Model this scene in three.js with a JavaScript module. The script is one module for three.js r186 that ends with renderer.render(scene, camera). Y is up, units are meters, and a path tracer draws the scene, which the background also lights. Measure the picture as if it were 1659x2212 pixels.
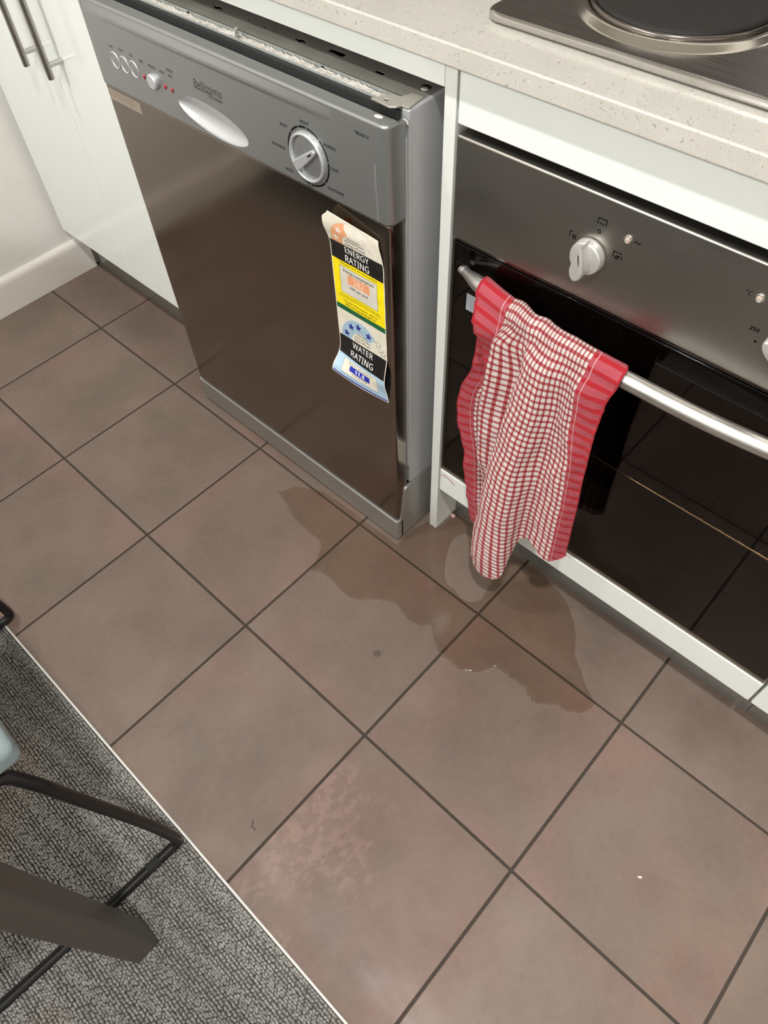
import * as THREE from 'three';
import { RoundedBoxGeometry } from 'three/addons/geometries/RoundedBoxGeometry.js';
import { mergeGeometries, mergeVertices } from 'three/addons/utils/BufferGeometryUtils.js';
import { Brush, Evaluator, SUBTRACTION } from 'three-bvh-csg';

// ------------------------------------------------------------------ camera, lights, exposure
const scene = new THREE.Scene();
scene.background = new THREE.Color(0x000000);
const renderer = new THREE.WebGLRenderer({ antialias: true });
renderer.toneMapping = THREE.LinearToneMapping;
renderer.toneMappingExposure = 0.98;
renderer.shadowMap.enabled = true;

const camera = new THREE.PerspectiveCamera(70.57, 1659 / 2212, 0.02, 20);
camera.position.set(0.9181, 1.1849, 0.5429);
{
  const right = new THREE.Vector3(0.73416, -0.03123, -0.67826);
  const up = new THREE.Vector3(-0.53893, 0.58081, -0.61009);
  const back = new THREE.Vector3(0.41299, 0.81344, 0.40958);
  camera.quaternion.setFromRotationMatrix(new THREE.Matrix4().makeBasis(right, up, back));
}
camera.updateMatrixWorld();

// ceiling downlights: [x, z, intensity in candela, colour, softness]
const CEIL = 2.4;
const DOWNLIGHTS = [
  [1.05, 0.72, 9.6, 0xfbfaf8, 2.2],
  [-0.15, 0.72, 4.4, 0xfbfaf8, 2.2],
  [1.75, 2.45, 10, 0xfbfaf8, 8],
  [0.1, 2.5, 23, 0xfbfaf8, 8],
];

// ------------------------------------------------------------------ helpers
let seed = 12345;
const rnd = () => { seed = (seed * 1664525 + 1013904223) >>> 0; return seed / 4294967296; };
const rr = (a, b) => a + (b - a) * rnd();
const V3 = (x, y, z) => new THREE.Vector3(x, y, z);
const lerp = (a, b, t) => a + (b - a) * t;
const clamp = (x, a = 0, b = 1) => Math.min(b, Math.max(a, x));
const smooth = (a, b, x) => { const t = clamp((x - a) / (b - a)); return t * t * (3 - 2 * t); };

// periodic value noise
const HASH = new Float32Array(65536); for (let i = 0; i < 65536; i++) HASH[i] = rnd();
const h2 = (x, y, s) => HASH[((x * 374761393 + y * 668265263 + s * 974711) >>> 0) % 65521];
function vnoise(x, y, px, py, s) {
  const xi = Math.floor(x), yi = Math.floor(y); let fx = x - xi, fy = y - yi;
  fx = fx * fx * (3 - 2 * fx); fy = fy * fy * (3 - 2 * fy);
  const X0 = ((xi % px) + px) % px, X1 = (X0 + 1) % px, Y0 = ((yi % py) + py) % py, Y1 = (Y0 + 1) % py;
  return lerp(lerp(h2(X0, Y0, s), h2(X1, Y0, s), fx), lerp(h2(X0, Y1, s), h2(X1, Y1, s), fx), fy);
}
function fbm(u, v, fx, fy, oct, s) { // u,v in 0..1, periodic
  let a = 0, w = 0.5, t = 0;
  for (let o = 0; o < oct; o++) { a += w * vnoise(u * fx, v * fy, fx, fy, s + o * 17); t += w; w *= 0.55; fx *= 2; fy *= 2; }
  return a / t;
}
const toS = (c) => c <= 0.0031308 ? 12.92 * c : 1.055 * Math.pow(c, 1 / 2.4) - 0.055;
function dataTex(w, h, fn, srgb) { // fn(u,v,ix,iy) -> [r,g,b] (linear when srgb, raw otherwise)
  const d = new Uint8Array(w * h * 4);
  for (let y = 0; y < h; y++) for (let x = 0; x < w; x++) {
    const c = fn(x / w, y / h, x, y), i = (y * w + x) * 4;
    for (let k = 0; k < 3; k++) d[i + k] = Math.round(255 * clamp(srgb ? toS(Math.max(0, c[k])) : c[k]));
    d[i + 3] = 255;
  }
  const t = new THREE.DataTexture(d, w, h, THREE.RGBAFormat);
  t.wrapS = t.wrapT = THREE.RepeatWrapping; t.magFilter = THREE.LinearFilter; t.minFilter = THREE.LinearMipmapLinearFilter; t.generateMipmaps = true;
  if (srgb) t.colorSpace = THREE.SRGBColorSpace;
  t.needsUpdate = true; return t;
}
function rep(t, x, y) { const c = t.clone(); c.repeat.set(x, y); c.needsUpdate = true; return c; }
function canvasTex(w, h, draw, srgb = true) {
  const c = document.createElement('canvas'); c.width = w; c.height = h;
  const g = c.getContext('2d'); draw(g, w, h);
  const t = new THREE.CanvasTexture(c); if (srgb) t.colorSpace = THREE.SRGBColorSpace;
  t.magFilter = THREE.LinearFilter; t.anisotropy = 8; return t;
}
// uv in metres, each face mapped along its own plane
function metric(g) {
  const n = g.index ? g.toNonIndexed() : g, p = n.attributes.position, uv = new Float32Array(p.count * 2);
  const a = V3(), b = V3(), c = V3();
  for (let i = 0; i < p.count; i += 3) {
    a.fromBufferAttribute(p, i); b.fromBufferAttribute(p, i + 1); c.fromBufferAttribute(p, i + 2);
    const nn = b.clone().sub(a).cross(c.clone().sub(a)); const ax = Math.abs(nn.x), ay = Math.abs(nn.y), az = Math.abs(nn.z);
    [a, b, c].forEach((q, k) => {
      const j = (i + k) * 2;
      if (ay >= ax && ay >= az) { uv[j] = q.x; uv[j + 1] = q.z; } else if (ax >= az) { uv[j] = q.z; uv[j + 1] = q.y; } else { uv[j] = q.x; uv[j + 1] = q.y; }
    });
  }
  n.setAttribute('uv', new THREE.BufferAttribute(uv, 2)); return n;
}
function planarUV(g, x0, x1, y0, y1) {
  const p = g.attributes.position, uv = new Float32Array(p.count * 2);
  for (let i = 0; i < p.count; i++) { uv[2 * i] = (p.getX(i) - x0) / (x1 - x0); uv[2 * i + 1] = (p.getY(i) - y0) / (y1 - y0); }
  g.setAttribute('uv', new THREE.BufferAttribute(uv, 2)); return g;
}
// box from corner to corner; r = edge radius
function bx(x0, x1, y0, y1, z0, z1, r = 0) {
  const w = x1 - x0, h = y1 - y0, d = z1 - z0;
  const g = r > 0 ? new RoundedBoxGeometry(w, h, d, 3, Math.min(r, w / 2.01, h / 2.01, d / 2.01)) : new THREE.BoxGeometry(w, h, d);
  g.translate((x0 + x1) / 2, (y0 + y1) / 2, (z0 + z1) / 2);
  return metric(g);
}
function cyl(r0, r1, h, seg = 32) { return new THREE.CylinderGeometry(r1, r0, h, seg); }
function tube(pts, r, seg = 48, rad = 12, closed = false) { return new THREE.TubeGeometry(new THREE.CatmullRomCurve3(pts, closed, 'centripetal'), seg, r, rad, closed); }
function wire(a, b, r, rad = 8) {
  const d = b.clone().sub(a), g = new THREE.CylinderGeometry(r, r, d.length(), rad);
  g.applyQuaternion(new THREE.Quaternion().setFromUnitVectors(V3(0, 1, 0), d.clone().normalize())); g.translate((a.x + b.x) / 2, (a.y + b.y) / 2, (a.z + b.z) / 2); return g;
}
// polyline with rounded corners
function rounded(pts, r, n = 6) {
  const out = [pts[0].clone()];
  for (let i = 1; i < pts.length - 1; i++) {
    const p = pts[i], a = pts[i - 1].clone().sub(p), b = pts[i + 1].clone().sub(p), la = a.length(), lb = b.length(); a.normalize(); b.normalize();
    const q = Math.min(r, la * 0.45, lb * 0.45), A = p.clone().addScaledVector(a, q), B = p.clone().addScaledVector(b, q);
    for (let k = 0; k <= n; k++) { const t = k / n; out.push(A.clone().multiplyScalar((1 - t) * (1 - t)).addScaledVector(p, 2 * t * (1 - t)).addScaledVector(B, t * t)); }
  }
  out.push(pts[pts.length - 1].clone()); return out;
}
function bentTube(pts, r, bend, rad = 12) {
  const P = rounded(pts, bend, 8), path = new THREE.CurvePath();
  for (let i = 0; i < P.length - 1; i++) if (P[i].distanceTo(P[i + 1]) > 1e-6) path.add(new THREE.LineCurve3(P[i], P[i + 1]));
  const c = new THREE.CatmullRomCurve3(P, false, 'chordal', 0.01);
  return new THREE.TubeGeometry(c, 220, r, rad, false);
}
function solid(g) { return mergeGeometries(g.map(q => { const n = q.index ? q.toNonIndexed() : q; for (const k of Object.keys(n.attributes)) if (!['position', 'normal', 'uv'].includes(k)) n.deleteAttribute(k); return n; })); }
const taken = {};
function numbered(n) { const k = taken[n] = (taken[n] ?? -1) + 1; return k ? `${n}_${String(k).padStart(3, '0')}` : n; }
function obj(name, geo, m, parent) {
  const o = new THREE.Mesh(Array.isArray(geo) ? solid(geo) : geo, m); o.name = parent ? name : numbered(name);
  o.castShadow = o.receiveShadow = true; (parent || scene).add(o); return o;
}
function thing(name, label, category, pos = [0, 0, 0], group) {
  const o = new THREE.Group(); o.name = numbered(name); o.position.set(...pos); o.userData = { label, category }; if (group) o.userData.group = group; scene.add(o); return o;
}
function tag(o, label, category, group) { o.userData = { label, category }; if (group) o.userData.group = group; return o; }
function struct(o, label, category) { o.userData = { kind: 'structure', label, category }; return o; }
const lin = (r, g, b) => new THREE.Color().setRGB(r, g, b);

// ------------------------------------------------------------------ textures
const steelRough = dataTex(512, 512, (u, v) => { const f = 0.55 * vnoise(u * 6, v * 256, 6, 256, 5) + 0.25 * vnoise(u * 3, v * 128, 3, 128, 9) + 0.35 * fbm(u, v, 4, 4, 3, 41); return [0, 0.25 + 0.5 * f, 0]; });
const steelBump = dataTex(512, 512, (u, v) => { const f = 0.6 * vnoise(u * 4, v * 256, 4, 256, 15) + 0.4 * vnoise(u * 10, v * 256, 10, 256, 19); return [f, f, f]; });
const smearRough = dataTex(512, 512, (u, v) => { const f = fbm(u, v, 3, 5, 5, 77); return [0, clamp(0.3 + 0.7 * f), 0]; });
const fineBump = dataTex(256, 256, (u, v) => { const f = 0.5 * vnoise(u * 128, v * 128, 128, 128, 3) + 0.5 * vnoise(u * 64, v * 64, 64, 64, 4); return [f, f, f]; });

function tileMap(s, extra) {
  return dataTex(512, 512, (u, v) => {
    const cloud = fbm(u * 0.9 + 0.03, v * 0.9 + 0.03, 3, 3, 4, s), cl2 = fbm(u, v, 5, 3, 4, s + 31), red = fbm(u, v, 2, 2, 3, s + 63);
    const grain = vnoise(u * 256, v * 256, 256, 256, s + 5), mid = fbm(u, v, 40, 40, 3, s + 7);
    let k = 0.86 + 0.30 * (cloud - 0.5) + 0.18 * (cl2 - 0.5) + 0.10 * (mid - 0.5) + 0.07 * (grain - 0.5);
    const w = smooth(0.45, 0.75, red) * 0.07;
    let c = [0.230 * k * (1 + w), 0.172 * k * (1 - 0.5 * w), 0.138 * k * (1 - 0.3 * w)];
    if (h2((u * 512) | 0, (v * 512) | 0, s + 90) > 0.9985) c = c.map(q => q * 1.5);
    if (extra) c = extra(u, v, c);
    return c;
  }, true);
}
const TILE_MAPS = []; for (let i = 0; i < 7; i++) TILE_MAPS.push(tileMap(100 + i * 200));
// the scuffed tile with pale dried marks, and the tile with one dark round stain
const scuffMap = tileMap(2100, (u, v, c) => { const d = Math.hypot(u - 0.2, (v - 0.6) * 0.8) + 0.5 * (fbm(u, v, 5, 5, 4, 35) - 0.5), m = smooth(0.34, 0.2, d) * smooth(0.42, 0.66, fbm(u, v, 30, 24, 4, 91)); return c.map(q => q * (1 + 0.24 * m)); });
const spotMap = tileMap(2500, (u, v, c) => { const d = Math.hypot((u - 0.717) * 0.3, (v - 0.598) * 0.3) + 0.0022 * (fbm(u, v, 90, 90, 2, 8) - 0.5); const k = 1 - 0.38 * smooth(0.0075, 0.0058, d); return c.map(q => q * k); });
const quartz = dataTex(1024, 1024, (u, v) => {
  const n = fbm(u, v, 12, 12, 4, 301), s1 = vnoise(u * 190, v * 190, 190, 190, 305), s2 = vnoise(u * 110, v * 110, 110, 110, 307), s3 = vnoise(u * 260, v * 260, 260, 260, 309);
  let k = 0.94 + 0.10 * (n - 0.5); let c = [0.55 * k, 0.525 * k, 0.475 * k];
  const d = smooth(0.87, 0.94, s1) * 0.45 + smooth(0.92, 0.97, s2) * 0.5; c = c.map((q, i) => q * (1 - d * [0.72, 0.76, 0.8][i]));
  const l = smooth(0.88, 0.95, s3) * 0.22; return c.map(q => q * (1 + l));
}, true);
const wallMap = dataTex(256, 256, (u, v) => { const n = fbm(u, v, 8, 8, 4, 401); const k = 0.97 + 0.06 * (n - 0.5); return [0.82 * k, 0.80 * k, 0.75 * k]; }, true);
const carpetMap = dataTex(512, 512, (u, v) => { const n = fbm(u, v, 6, 6, 4, 501), r = 0.5 + 0.5 * Math.sin(v * Math.PI * 2 * 64 + 2.5 * vnoise(u * 32, v * 64, 32, 64, 502)), g = vnoise(u * 128, v * 64, 128, 64, 503); const k = (0.35 + 0.45 * r + 0.35 * g) * (0.85 + 0.4 * (n - 0.5)); return [0.150 * k, 0.148 * k, 0.135 * k]; }, true);
const feltMap = dataTex(256, 256, (u, v) => { const n = fbm(u, v, 12, 12, 5, 601); const k = 0.45 + 0.75 * n; return [0.80 * k, 0.75 * k, 0.67 * k]; }, true);
const woodMap = dataTex(256, 512, (u, v) => { const n = fbm(u, v, 10, 2, 5, 701); const k = 0.7 + 0.6 * n; return [0.062 * k, 0.050 * k, 0.040 * k]; }, true);

// ------------------------------------------------------------------ materials
const std = (o) => new THREE.MeshStandardMaterial(o), phy = (o) => new THREE.MeshPhysicalMaterial(o);
const M = {
  wall: std({ map: rep(wallMap, 2, 2), roughness: 0.75, bumpMap: rep(fineBump, 6, 6), bumpScale: 0.0002 }),
  ceiling: std({ color: lin(0.78, 0.76, 0.72), roughness: 0.9 }),
  skirting: phy({ color: lin(0.82, 0.775, 0.715), roughness: 0.32, clearcoat: 0.3, clearcoatRoughness: 0.25 }),
  grout: std({ color: lin(0.062, 0.048, 0.038), roughness: 0.9, bumpMap: rep(fineBump, 8, 8), bumpScale: 0.0006 }),
  gloss: phy({ color: lin(0.765, 0.79, 0.755), roughness: 0.12, specularIntensity: 0.9 }),
  whiteBoard: phy({ color: lin(0.74, 0.75, 0.71), roughness: 0.3 }),
  carcass: std({ color: lin(0.55, 0.55, 0.52), roughness: 0.6 }),
  kick: phy({ color: lin(0.27, 0.27, 0.25), metalness: 0.6, roughness: 0.34, roughnessMap: rep(steelRough, 2, 2) }),
  quartz: phy({ map: rep(quartz, 2.6, 2.6), roughness: 0.22, clearcoat: 0.25, clearcoatRoughness: 0.15 }),
  steel: phy({ color: lin(0.50, 0.475, 0.445), metalness: 1, roughness: 0.5, roughnessMap: rep(steelRough, 2, 2), bumpMap: rep(steelBump, 2, 2), bumpScale: 0.00004, anisotropy: 0.6 }),
  doorSteel: phy({ color: lin(0.29, 0.25, 0.215), metalness: 1, roughness: 0.26, roughnessMap: rep(smearRough, 1.6, 1.2), anisotropy: 0.3 }),
  hobSteel: phy({ color: lin(0.50, 0.48, 0.45), metalness: 1, roughness: 0.42, roughnessMap: rep(steelRough, 3, 3), anisotropy: 0.4 }),
  ringSteel: phy({ color: lin(0.62, 0.58, 0.52), metalness: 1, roughness: 0.2 }),
  hotplate: std({ color: lin(0.022, 0.019, 0.017), roughness: 0.55, metalness: 0.2, bumpMap: rep(fineBump, 4, 4), bumpScale: 0.0002 }),
  chrome: phy({ color: lin(0.62, 0.61, 0.59), metalness: 1, roughness: 0.16 }),
  satin: phy({ color: lin(0.60, 0.58, 0.55), metalness: 1, roughness: 0.62, roughnessMap: rep(smearRough, 6, 6) }),
  knob: phy({ color: lin(0.66, 0.65, 0.62), metalness: 0.6, roughness: 0.36 }),
  silver: phy({ color: lin(0.36, 0.37, 0.37), metalness: 0.8, roughness: 0.36, clearcoat: 0.25, clearcoatRoughness: 0.3 }),
  silverBright: phy({ color: lin(0.58, 0.59, 0.60), metalness: 0.6, roughness: 0.34 }),
  bodyGrey: phy({ color: lin(0.45, 0.455, 0.46), metalness: 0.35, roughness: 0.4, clearcoat: 0.2, clearcoatRoughness: 0.3 }),
  galvanised: phy({ color: lin(0.42, 0.45, 0.44), metalness: 0.7, roughness: 0.5, roughnessMap: rep(smearRough, 6, 6) }),
  topMetal: phy({ color: lin(0.30, 0.285, 0.25), metalness: 0.6, roughness: 0.55, roughnessMap: rep(smearRough, 6, 6) }),
  felt: std({ map: rep(feltMap, 9, 9), roughness: 1, bumpMap: rep(fineBump, 14, 14), bumpScale: 0.003 }),
  dark: std({ color: lin(0.012, 0.012, 0.012), roughness: 0.6 }),
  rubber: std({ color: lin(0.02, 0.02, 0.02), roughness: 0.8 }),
  blackGloss: phy({ color: lin(0.006, 0.006, 0.006), roughness: 0.6, specularIntensity: 0.3 }),
  enamel: phy({ color: lin(0.02, 0.018, 0.016), roughness: 0.35 }),
  ovenGlass: phy({ color: lin(0.62, 0.58, 0.54), roughness: 0.02, transmission: 1, thickness: 0, ior: 1.36 }),
  redLed: phy({ color: lin(0.32, 0.012, 0.03), roughness: 0.12, clearcoat: 1 }),
  amberLens: phy({ color: lin(0.55, 0.42, 0.34), roughness: 0.15, clearcoat: 1 }),
  blackSteel: phy({ color: lin(0.012, 0.011, 0.011), roughness: 0.38, metalness: 0.3 }),
  seat: phy({ color: lin(0.30, 0.37, 0.38), roughness: 0.95, sheen: 0.6, sheenRoughness: 0.5, sheenColor: lin(0.4, 0.48, 0.5), bumpMap: rep(fineBump, 20, 20), bumpScale: 0.0006 }),
  wood: phy({ map: rep(woodMap, 8, 2), roughness: 0.42, clearcoat: 0.15, clearcoatRoughness: 0.4 }),
  water: phy({ color: lin(0.87, 0.825, 0.78), roughness: 0.1, transmission: 1, thickness: 0, ior: 1.33 }),
  trim: phy({ color: lin(0.86, 0.84, 0.80), metalness: 0.15, roughness: 0.3 }),
  lens: std({ color: 0xffffff, emissive: new THREE.Color(0xfdfbf8), emissiveIntensity: 30 }),
  rim: std({ color: lin(0.8, 0.8, 0.8), roughness: 0.5 }),
  crumb: std({ color: lin(0.75, 0.70, 0.62), roughness: 0.9 }),
  pinkCrumb: std({ color: lin(0.62, 0.42, 0.36), roughness: 0.9 }),
  satinBar: phy({ color: lin(0.40, 0.375, 0.35), metalness: 1, roughness: 0.34, roughnessMap: rep(smearRough, 3, 1) }),
  ringDark: phy({ color: lin(0.22, 0.20, 0.18), metalness: 1, roughness: 0.22 }),
  brass: phy({ color: lin(0.62, 0.52, 0.34), metalness: 1, roughness: 0.25 }),
  bracket: phy({ color: lin(0.46, 0.43, 0.38), metalness: 0.6, roughness: 0.55, roughnessMap: rep(smearRough, 12, 12) }),
  plinth: phy({ color: lin(0.46, 0.45, 0.43), metalness: 0.75, roughness: 0.42 }),
  seal: std({ color: lin(0.6, 0.57, 0.5), roughness: 0.5 }),
  hair: std({ color: lin(0.03, 0.022, 0.018), roughness: 0.6 }),
};
const TILE_MATS = [...TILE_MAPS, scuffMap, spotMap].map(m => phy({ map: m, roughness: 0.78, roughnessMap: rep(smearRough, 1, 1), bumpMap: rep(fineBump, 1.2, 1.2), bumpScale: 0.00006, specularIntensity: 0.7 }));

// ------------------------------------------------------------------ room shell
const WL = -0.838, WR = 3.2, WB = -0.70, WF = 3.9;
struct(obj('wall_left', bx(WL - 0.12, WL, 0, CEIL, WB - 0.12, WF + 0.12), M.wall), 'cream painted wall beside the white cupboard', 'wall');
struct(obj('wall_back', bx(WL, WR, 0, CEIL, WB - 0.12, WB), M.wall), 'cream painted wall behind the worktop', 'wall');
struct(obj('wall_right', bx(WR, WR + 0.12, 0, CEIL, WB - 0.12, WF + 0.12), M.wall), 'cream painted wall at the far end of the worktop', 'wall');
struct(obj('wall_front', bx(WL, WR, 0, CEIL, WF, WF + 0.12), M.wall), 'cream painted wall across the dining area', 'wall');
struct(obj('ceiling', bx(WL - 0.12, WR + 0.12, CEIL, CEIL + 0.1, WB - 0.12, WF + 0.12), M.ceiling), 'white plain ceiling with round downlights', 'ceiling');

// floor: a grout bed with every tile on it
const floor = struct(obj('floor', bx(WL - 0.12, WR + 0.12, -0.1, -0.0022, WB - 0.12, 0.6), M.grout), 'brown matt floor tiles with dark grout lines', 'floor');
{
  const P = 0.3, G = 0.0042, R = 0.0012;
  const shapeGeo = (w, d) => {
    const g = new RoundedBoxGeometry(w, 0.008, d, 1, R), p = g.attributes.position, uv = new Float32Array(p.count * 2);
    for (let i = 0; i < p.count; i++) { uv[2 * i] = p.getX(i) / P + 0.5; uv[2 * i + 1] = p.getZ(i) / P + 0.5; }
    g.setAttribute('uv', new THREE.BufferAttribute(uv, 2)); return g;
  };
  const full = shapeGeo(P - G, P - G), cut = shapeGeo(0.838 - 0.6 - 0.005, P - G);
  const order = [0, 3, 5, 1, 6, 2, 4];
  for (let r = -1; r <= 1; r++) for (let k = -3; k < 10; k++) {
    const first = k === -3, t = new THREE.Mesh(first ? cut : full, TILE_MATS[order[(k * 3 + r * 5 + 70) % 7]]);
    t.name = 'tile'; t.position.set(first ? (-0.838 - 0.6) / 2 : (k + 0.5) * P, -0.004, (r + 0.5) * P);
    if (k === 2 && r === 1) t.material = TILE_MATS[7];
    else if (k === 1 && r === 0) t.material = TILE_MATS[8];
    else if (!first) t.rotation.y = [0, Math.PI / 2, Math.PI, -Math.PI / 2][(k * 7 + r * 3 + 40) % 4];
    t.castShadow = t.receiveShadow = true; floor.add(t);
  }
}
// skirting board with a rounded top
{
  const s = new THREE.Shape(); s.moveTo(0, 0); s.lineTo(0.014, 0); s.lineTo(0.014, 0.074); s.quadraticCurveTo(0.0135, 0.088, 0.003, 0.0905); s.lineTo(0, 0.0905); s.lineTo(0, 0);
  const g = new THREE.ExtrudeGeometry(s, { depth: WF + 0.142, bevelEnabled: false, curveSegments: 10 }); g.translate(WL, 0.0006, -0.142);
  struct(obj('baseboard_left', g, M.skirting), 'cream gloss skirting board with rounded top edge along the wall', 'skirting board');
}
// aluminium strip between tiles and carpet
{
  const s = new THREE.Shape(); s.moveTo(0.5965, -0.012); s.lineTo(0.5965, 0.0016); s.quadraticCurveTo(0.5982, 0.0032, 0.6, 0.0016); s.lineTo(0.6, -0.012); s.lineTo(0.5965, -0.012);
  const g = new THREE.ExtrudeGeometry(s, { depth: WR - WL, bevelEnabled: false, curveSegments: 6 }); g.rotateY(-Math.PI / 2); g.translate(0, 0, 0);
  g.applyMatrix4(new THREE.Matrix4().makeScale(1, 1, 1)); // shape x became z
  const p = g.attributes.position; let z0 = Infinity, x0 = Infinity; for (let i = 0; i < p.count; i++) { z0 = Math.min(z0, p.getZ(i)); x0 = Math.min(x0, p.getX(i)); }
  g.translate(WL - x0, 0, 0.5965 - z0);
  struct(obj('trim_1', metric(g), M.trim), 'thin bright aluminium strip between the brown tiles and the carpet', 'floor trim');
}
// carpet: backing and loop pile
{
  const c = thing('carpet', 'grey ribbed loop pile carpet beside the brown tiles', 'carpet');
  c.userData.kind = 'structure';
  obj('carpet_backing', bx(WL, WR, -0.1, -0.0015, 0.6003, WF), std({ map: rep(carpetMap, 4, 4), roughness: 1, bumpMap: rep(carpetMap, 4, 4), bumpScale: 0.002 }), c);
  const loop = new THREE.IcosahedronGeometry(1, 1), x0 = -0.35, x1 = 1.15, z0 = 0.603, z1 = 1.22, px = 0.0052, pz = 0.0043;
  const nx = Math.floor((x1 - x0) / px), nz = Math.floor((z1 - z0) / pz), pile = new THREE.InstancedMesh(loop, std({ color: 0xffffff, roughness: 1 }), nx * nz);
  const m = new THREE.Matrix4(), q = new THREE.Quaternion(), e = new THREE.Euler(), col = new THREE.Color(); let n = 0;
  for (let j = 0; j < nz; j++) for (let i = 0; i < nx; i++) {
    const X = x0 + (i + 0.5 * (j % 2) + rr(-0.28, 0.28)) * px, Z = z0 + (j + rr(-0.13, 0.13)) * pz + 0.0014 * Math.sin(i * 0.11 + j * 0.7);
    e.set(rr(-0.3, 0.3), rr(-0.5, 0.5), rr(-0.3, 0.3)); q.setFromEuler(e);
    m.compose(V3(X, -0.0006 + rr(-0.0006, 0.0006), Math.max(Z, 0.603)), q, V3(0.0030, rr(0.0020, 0.0028), 0.0021)); pile.setMatrixAt(n, m);
    const u = (X + 1) / 2.5, v = (Z) / 2.5, k = (0.86 + 0.45 * (fbm(u, v, 9, 9, 4, 801) - 0.5)) * rr(0.72, 1.2), st = smooth(0.62, 0.78, fbm(u, v, 14, 14, 3, 811));
    pile.setColorAt(n++, col.setRGB(0.35 * k * (1 + 0.05 * st), 0.338 * k * (1 - 0.06 * st), 0.315 * k * (1 - 0.12 * st)));
  }
  pile.name = 'loop_pile'; pile.castShadow = pile.receiveShadow = true; pile.userData.kind = 'stuff'; c.add(pile);
}
// ceiling downlights
DOWNLIGHTS.forEach(([x, z, I, c, soft], i) => {
  const t = thing('ceiling_downlight', 'round white recessed downlight in the ceiling ' + ['in front of the oven', 'in front of the corner cupboard', 'past the end of the table', 'behind the table'][i], 'light', [x, CEIL, z], 'recessed ceiling downlights');
  const rim = new THREE.TorusGeometry(0.05, 0.006, 8, 32); rim.rotateX(Math.PI / 2); obj('rim', rim, M.rim, t);
  const l = new THREE.CircleGeometry(0.045, 32); l.rotateX(Math.PI / 2); l.translate(0, -0.002, 0); obj('lens', l, M.lens, t);
  const s = new THREE.SpotLight(c, I, 0, 1.45, 0.2, 2); s.position.set(0, -0.012, 0); s.target.position.set(0, -1, 0); s.castShadow = true; s.shadow.radius = soft; t.add(s); t.add(s.target); s.name = 'downlight_beam'; s.target.name = 'beam_target';
});

// ------------------------------------------------------------------ cupboards and worktop
const ZF = -0.092;   // face of the cupboards
function barHandle(x, y0, y1, parent) {
  const h = new THREE.Group(); h.name = 'handle'; parent.add(h);
  const z = ZF + 0.032; const b = cyl(0.006, 0.006, y1 - y0, 24); b.translate(x, (y0 + y1) / 2, z); obj('bar', b, M.satinBar, h);
  for (const y of [y0 + 0.021, y1 - 0.021]) obj('post', wire(V3(x, y, ZF), V3(x, y, z), 0.0045, 16), M.satin, h);
}
{
  const c = thing('base_cabinet', 'white gloss cupboard with two doors and bar handles in the corner', 'cupboard');
  obj('carcass', [bx(-0.82, -0.803, 0.132, 0.848, -0.66, -0.112), bx(-0.245, -0.228, 0.132, 0.848, -0.66, -0.112), bx(-0.803, -0.245, 0.132, 0.149, -0.66, -0.112), bx(-0.803, -0.245, 0.149, 0.848, -0.66, -0.64)], M.carcass, c);
  const d1 = obj('door', bx(-0.8175, -0.5248, 0.1365, 0.836, ZF - 0.018, ZF, 0.0016), M.gloss, c);
  const d2 = obj('door', bx(-0.5222, -0.2295, 0.1365, 0.836, ZF - 0.018, ZF, 0.0016), M.gloss, c);
  barHandle(-0.563, 0.597, 0.797, d1); barHandle(-0.479, 0.597, 0.797, d2);
  obj('kickboard', bx(-0.822, -0.229, 0.0006, 0.132, -0.165, -0.149, 0.0008), M.kick, c);
}
tag(obj('filler_rail', bx(-0.2275, 0.4035, 0.819, 0.8515, ZF - 0.018, ZF, 0.001), M.gloss), 'narrow white rail under the worktop above the dishwasher', 'rail');
tag(obj('end_panel', bx(0.404, 0.4205, 0.0006, 0.8515, -0.66, ZF, 0.0008), M.whiteBoard), 'tall white board standing between the dishwasher and the oven', 'panel');
{
  const c = thing('oven_cabinet', 'white cabinet housing the oven, with rails above and below it', 'cabinet');
  obj('carcass', [bx(1.024, 1.041, 0.13, 0.8515, -0.66, -0.112), bx(0.4215, 1.024, 0.13, 0.147, -0.66, -0.114), bx(0.4215, 1.024, 0.147, 0.8515, -0.66, -0.645)], M.carcass, c);
  obj('upper_rail', bx(0.4235, 1.022, 0.787, 0.8515, ZF - 0.018, ZF, 0.0018), M.gloss, c);
  obj('lower_rail', bx(0.4235, 1.022, 0.1315, 0.1905, ZF - 0.018, ZF, 0.0025), M.gloss, c);
  obj('kickboard', bx(0.4215, 1.041, 0.0006, 0.131, -0.168, -0.152, 0.0008), M.kick, c);
}
{
  const c = thing('base_cabinet', 'white gloss cupboard beyond the oven, one corner in view', 'cupboard');
  obj('carcass', [bx(1.0415, 1.058, 0.13, 0.8515, -0.66, -0.112), bx(1.6, 1.617, 0.13, 0.8515, -0.66, -0.112), bx(1.058, 1.6, 0.13, 0.147, -0.66, -0.112)], M.carcass, c);
  const dr = obj('door', bx(1.0255, 1.319, 0.1315, 0.836, ZF - 0.018, ZF, 0.0025), M.gloss, c);
  obj('door', bx(1.322, 1.617, 0.1315, 0.836, ZF - 0.018, ZF, 0.0025), M.gloss, c);
  barHandle(1.28, 0.597, 0.797, dr);
  obj('kickboard', bx(1.0415, 1.617, 0.0006, 0.129, -0.168, -0.152, 0.0008), M.kick, c);
}
tag(obj('worktop', bx(WL + 0.001, 1.63, 0.852, 0.8735, WB + 0.001, -0.070, 0.0022), M.quartz), 'speckled cream stone worktop over the appliances', 'worktop');

tag(obj('splashback', bx(WL + 0.002, 1.63, 0.8745, 1.46, WB + 0.001, WB + 0.007, 0.001), phy({ color: lin(0.055, 0.046, 0.04), roughness: 0.2 })), 'dark glossy splashback panel standing behind the hob', 'splashback');

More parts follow.
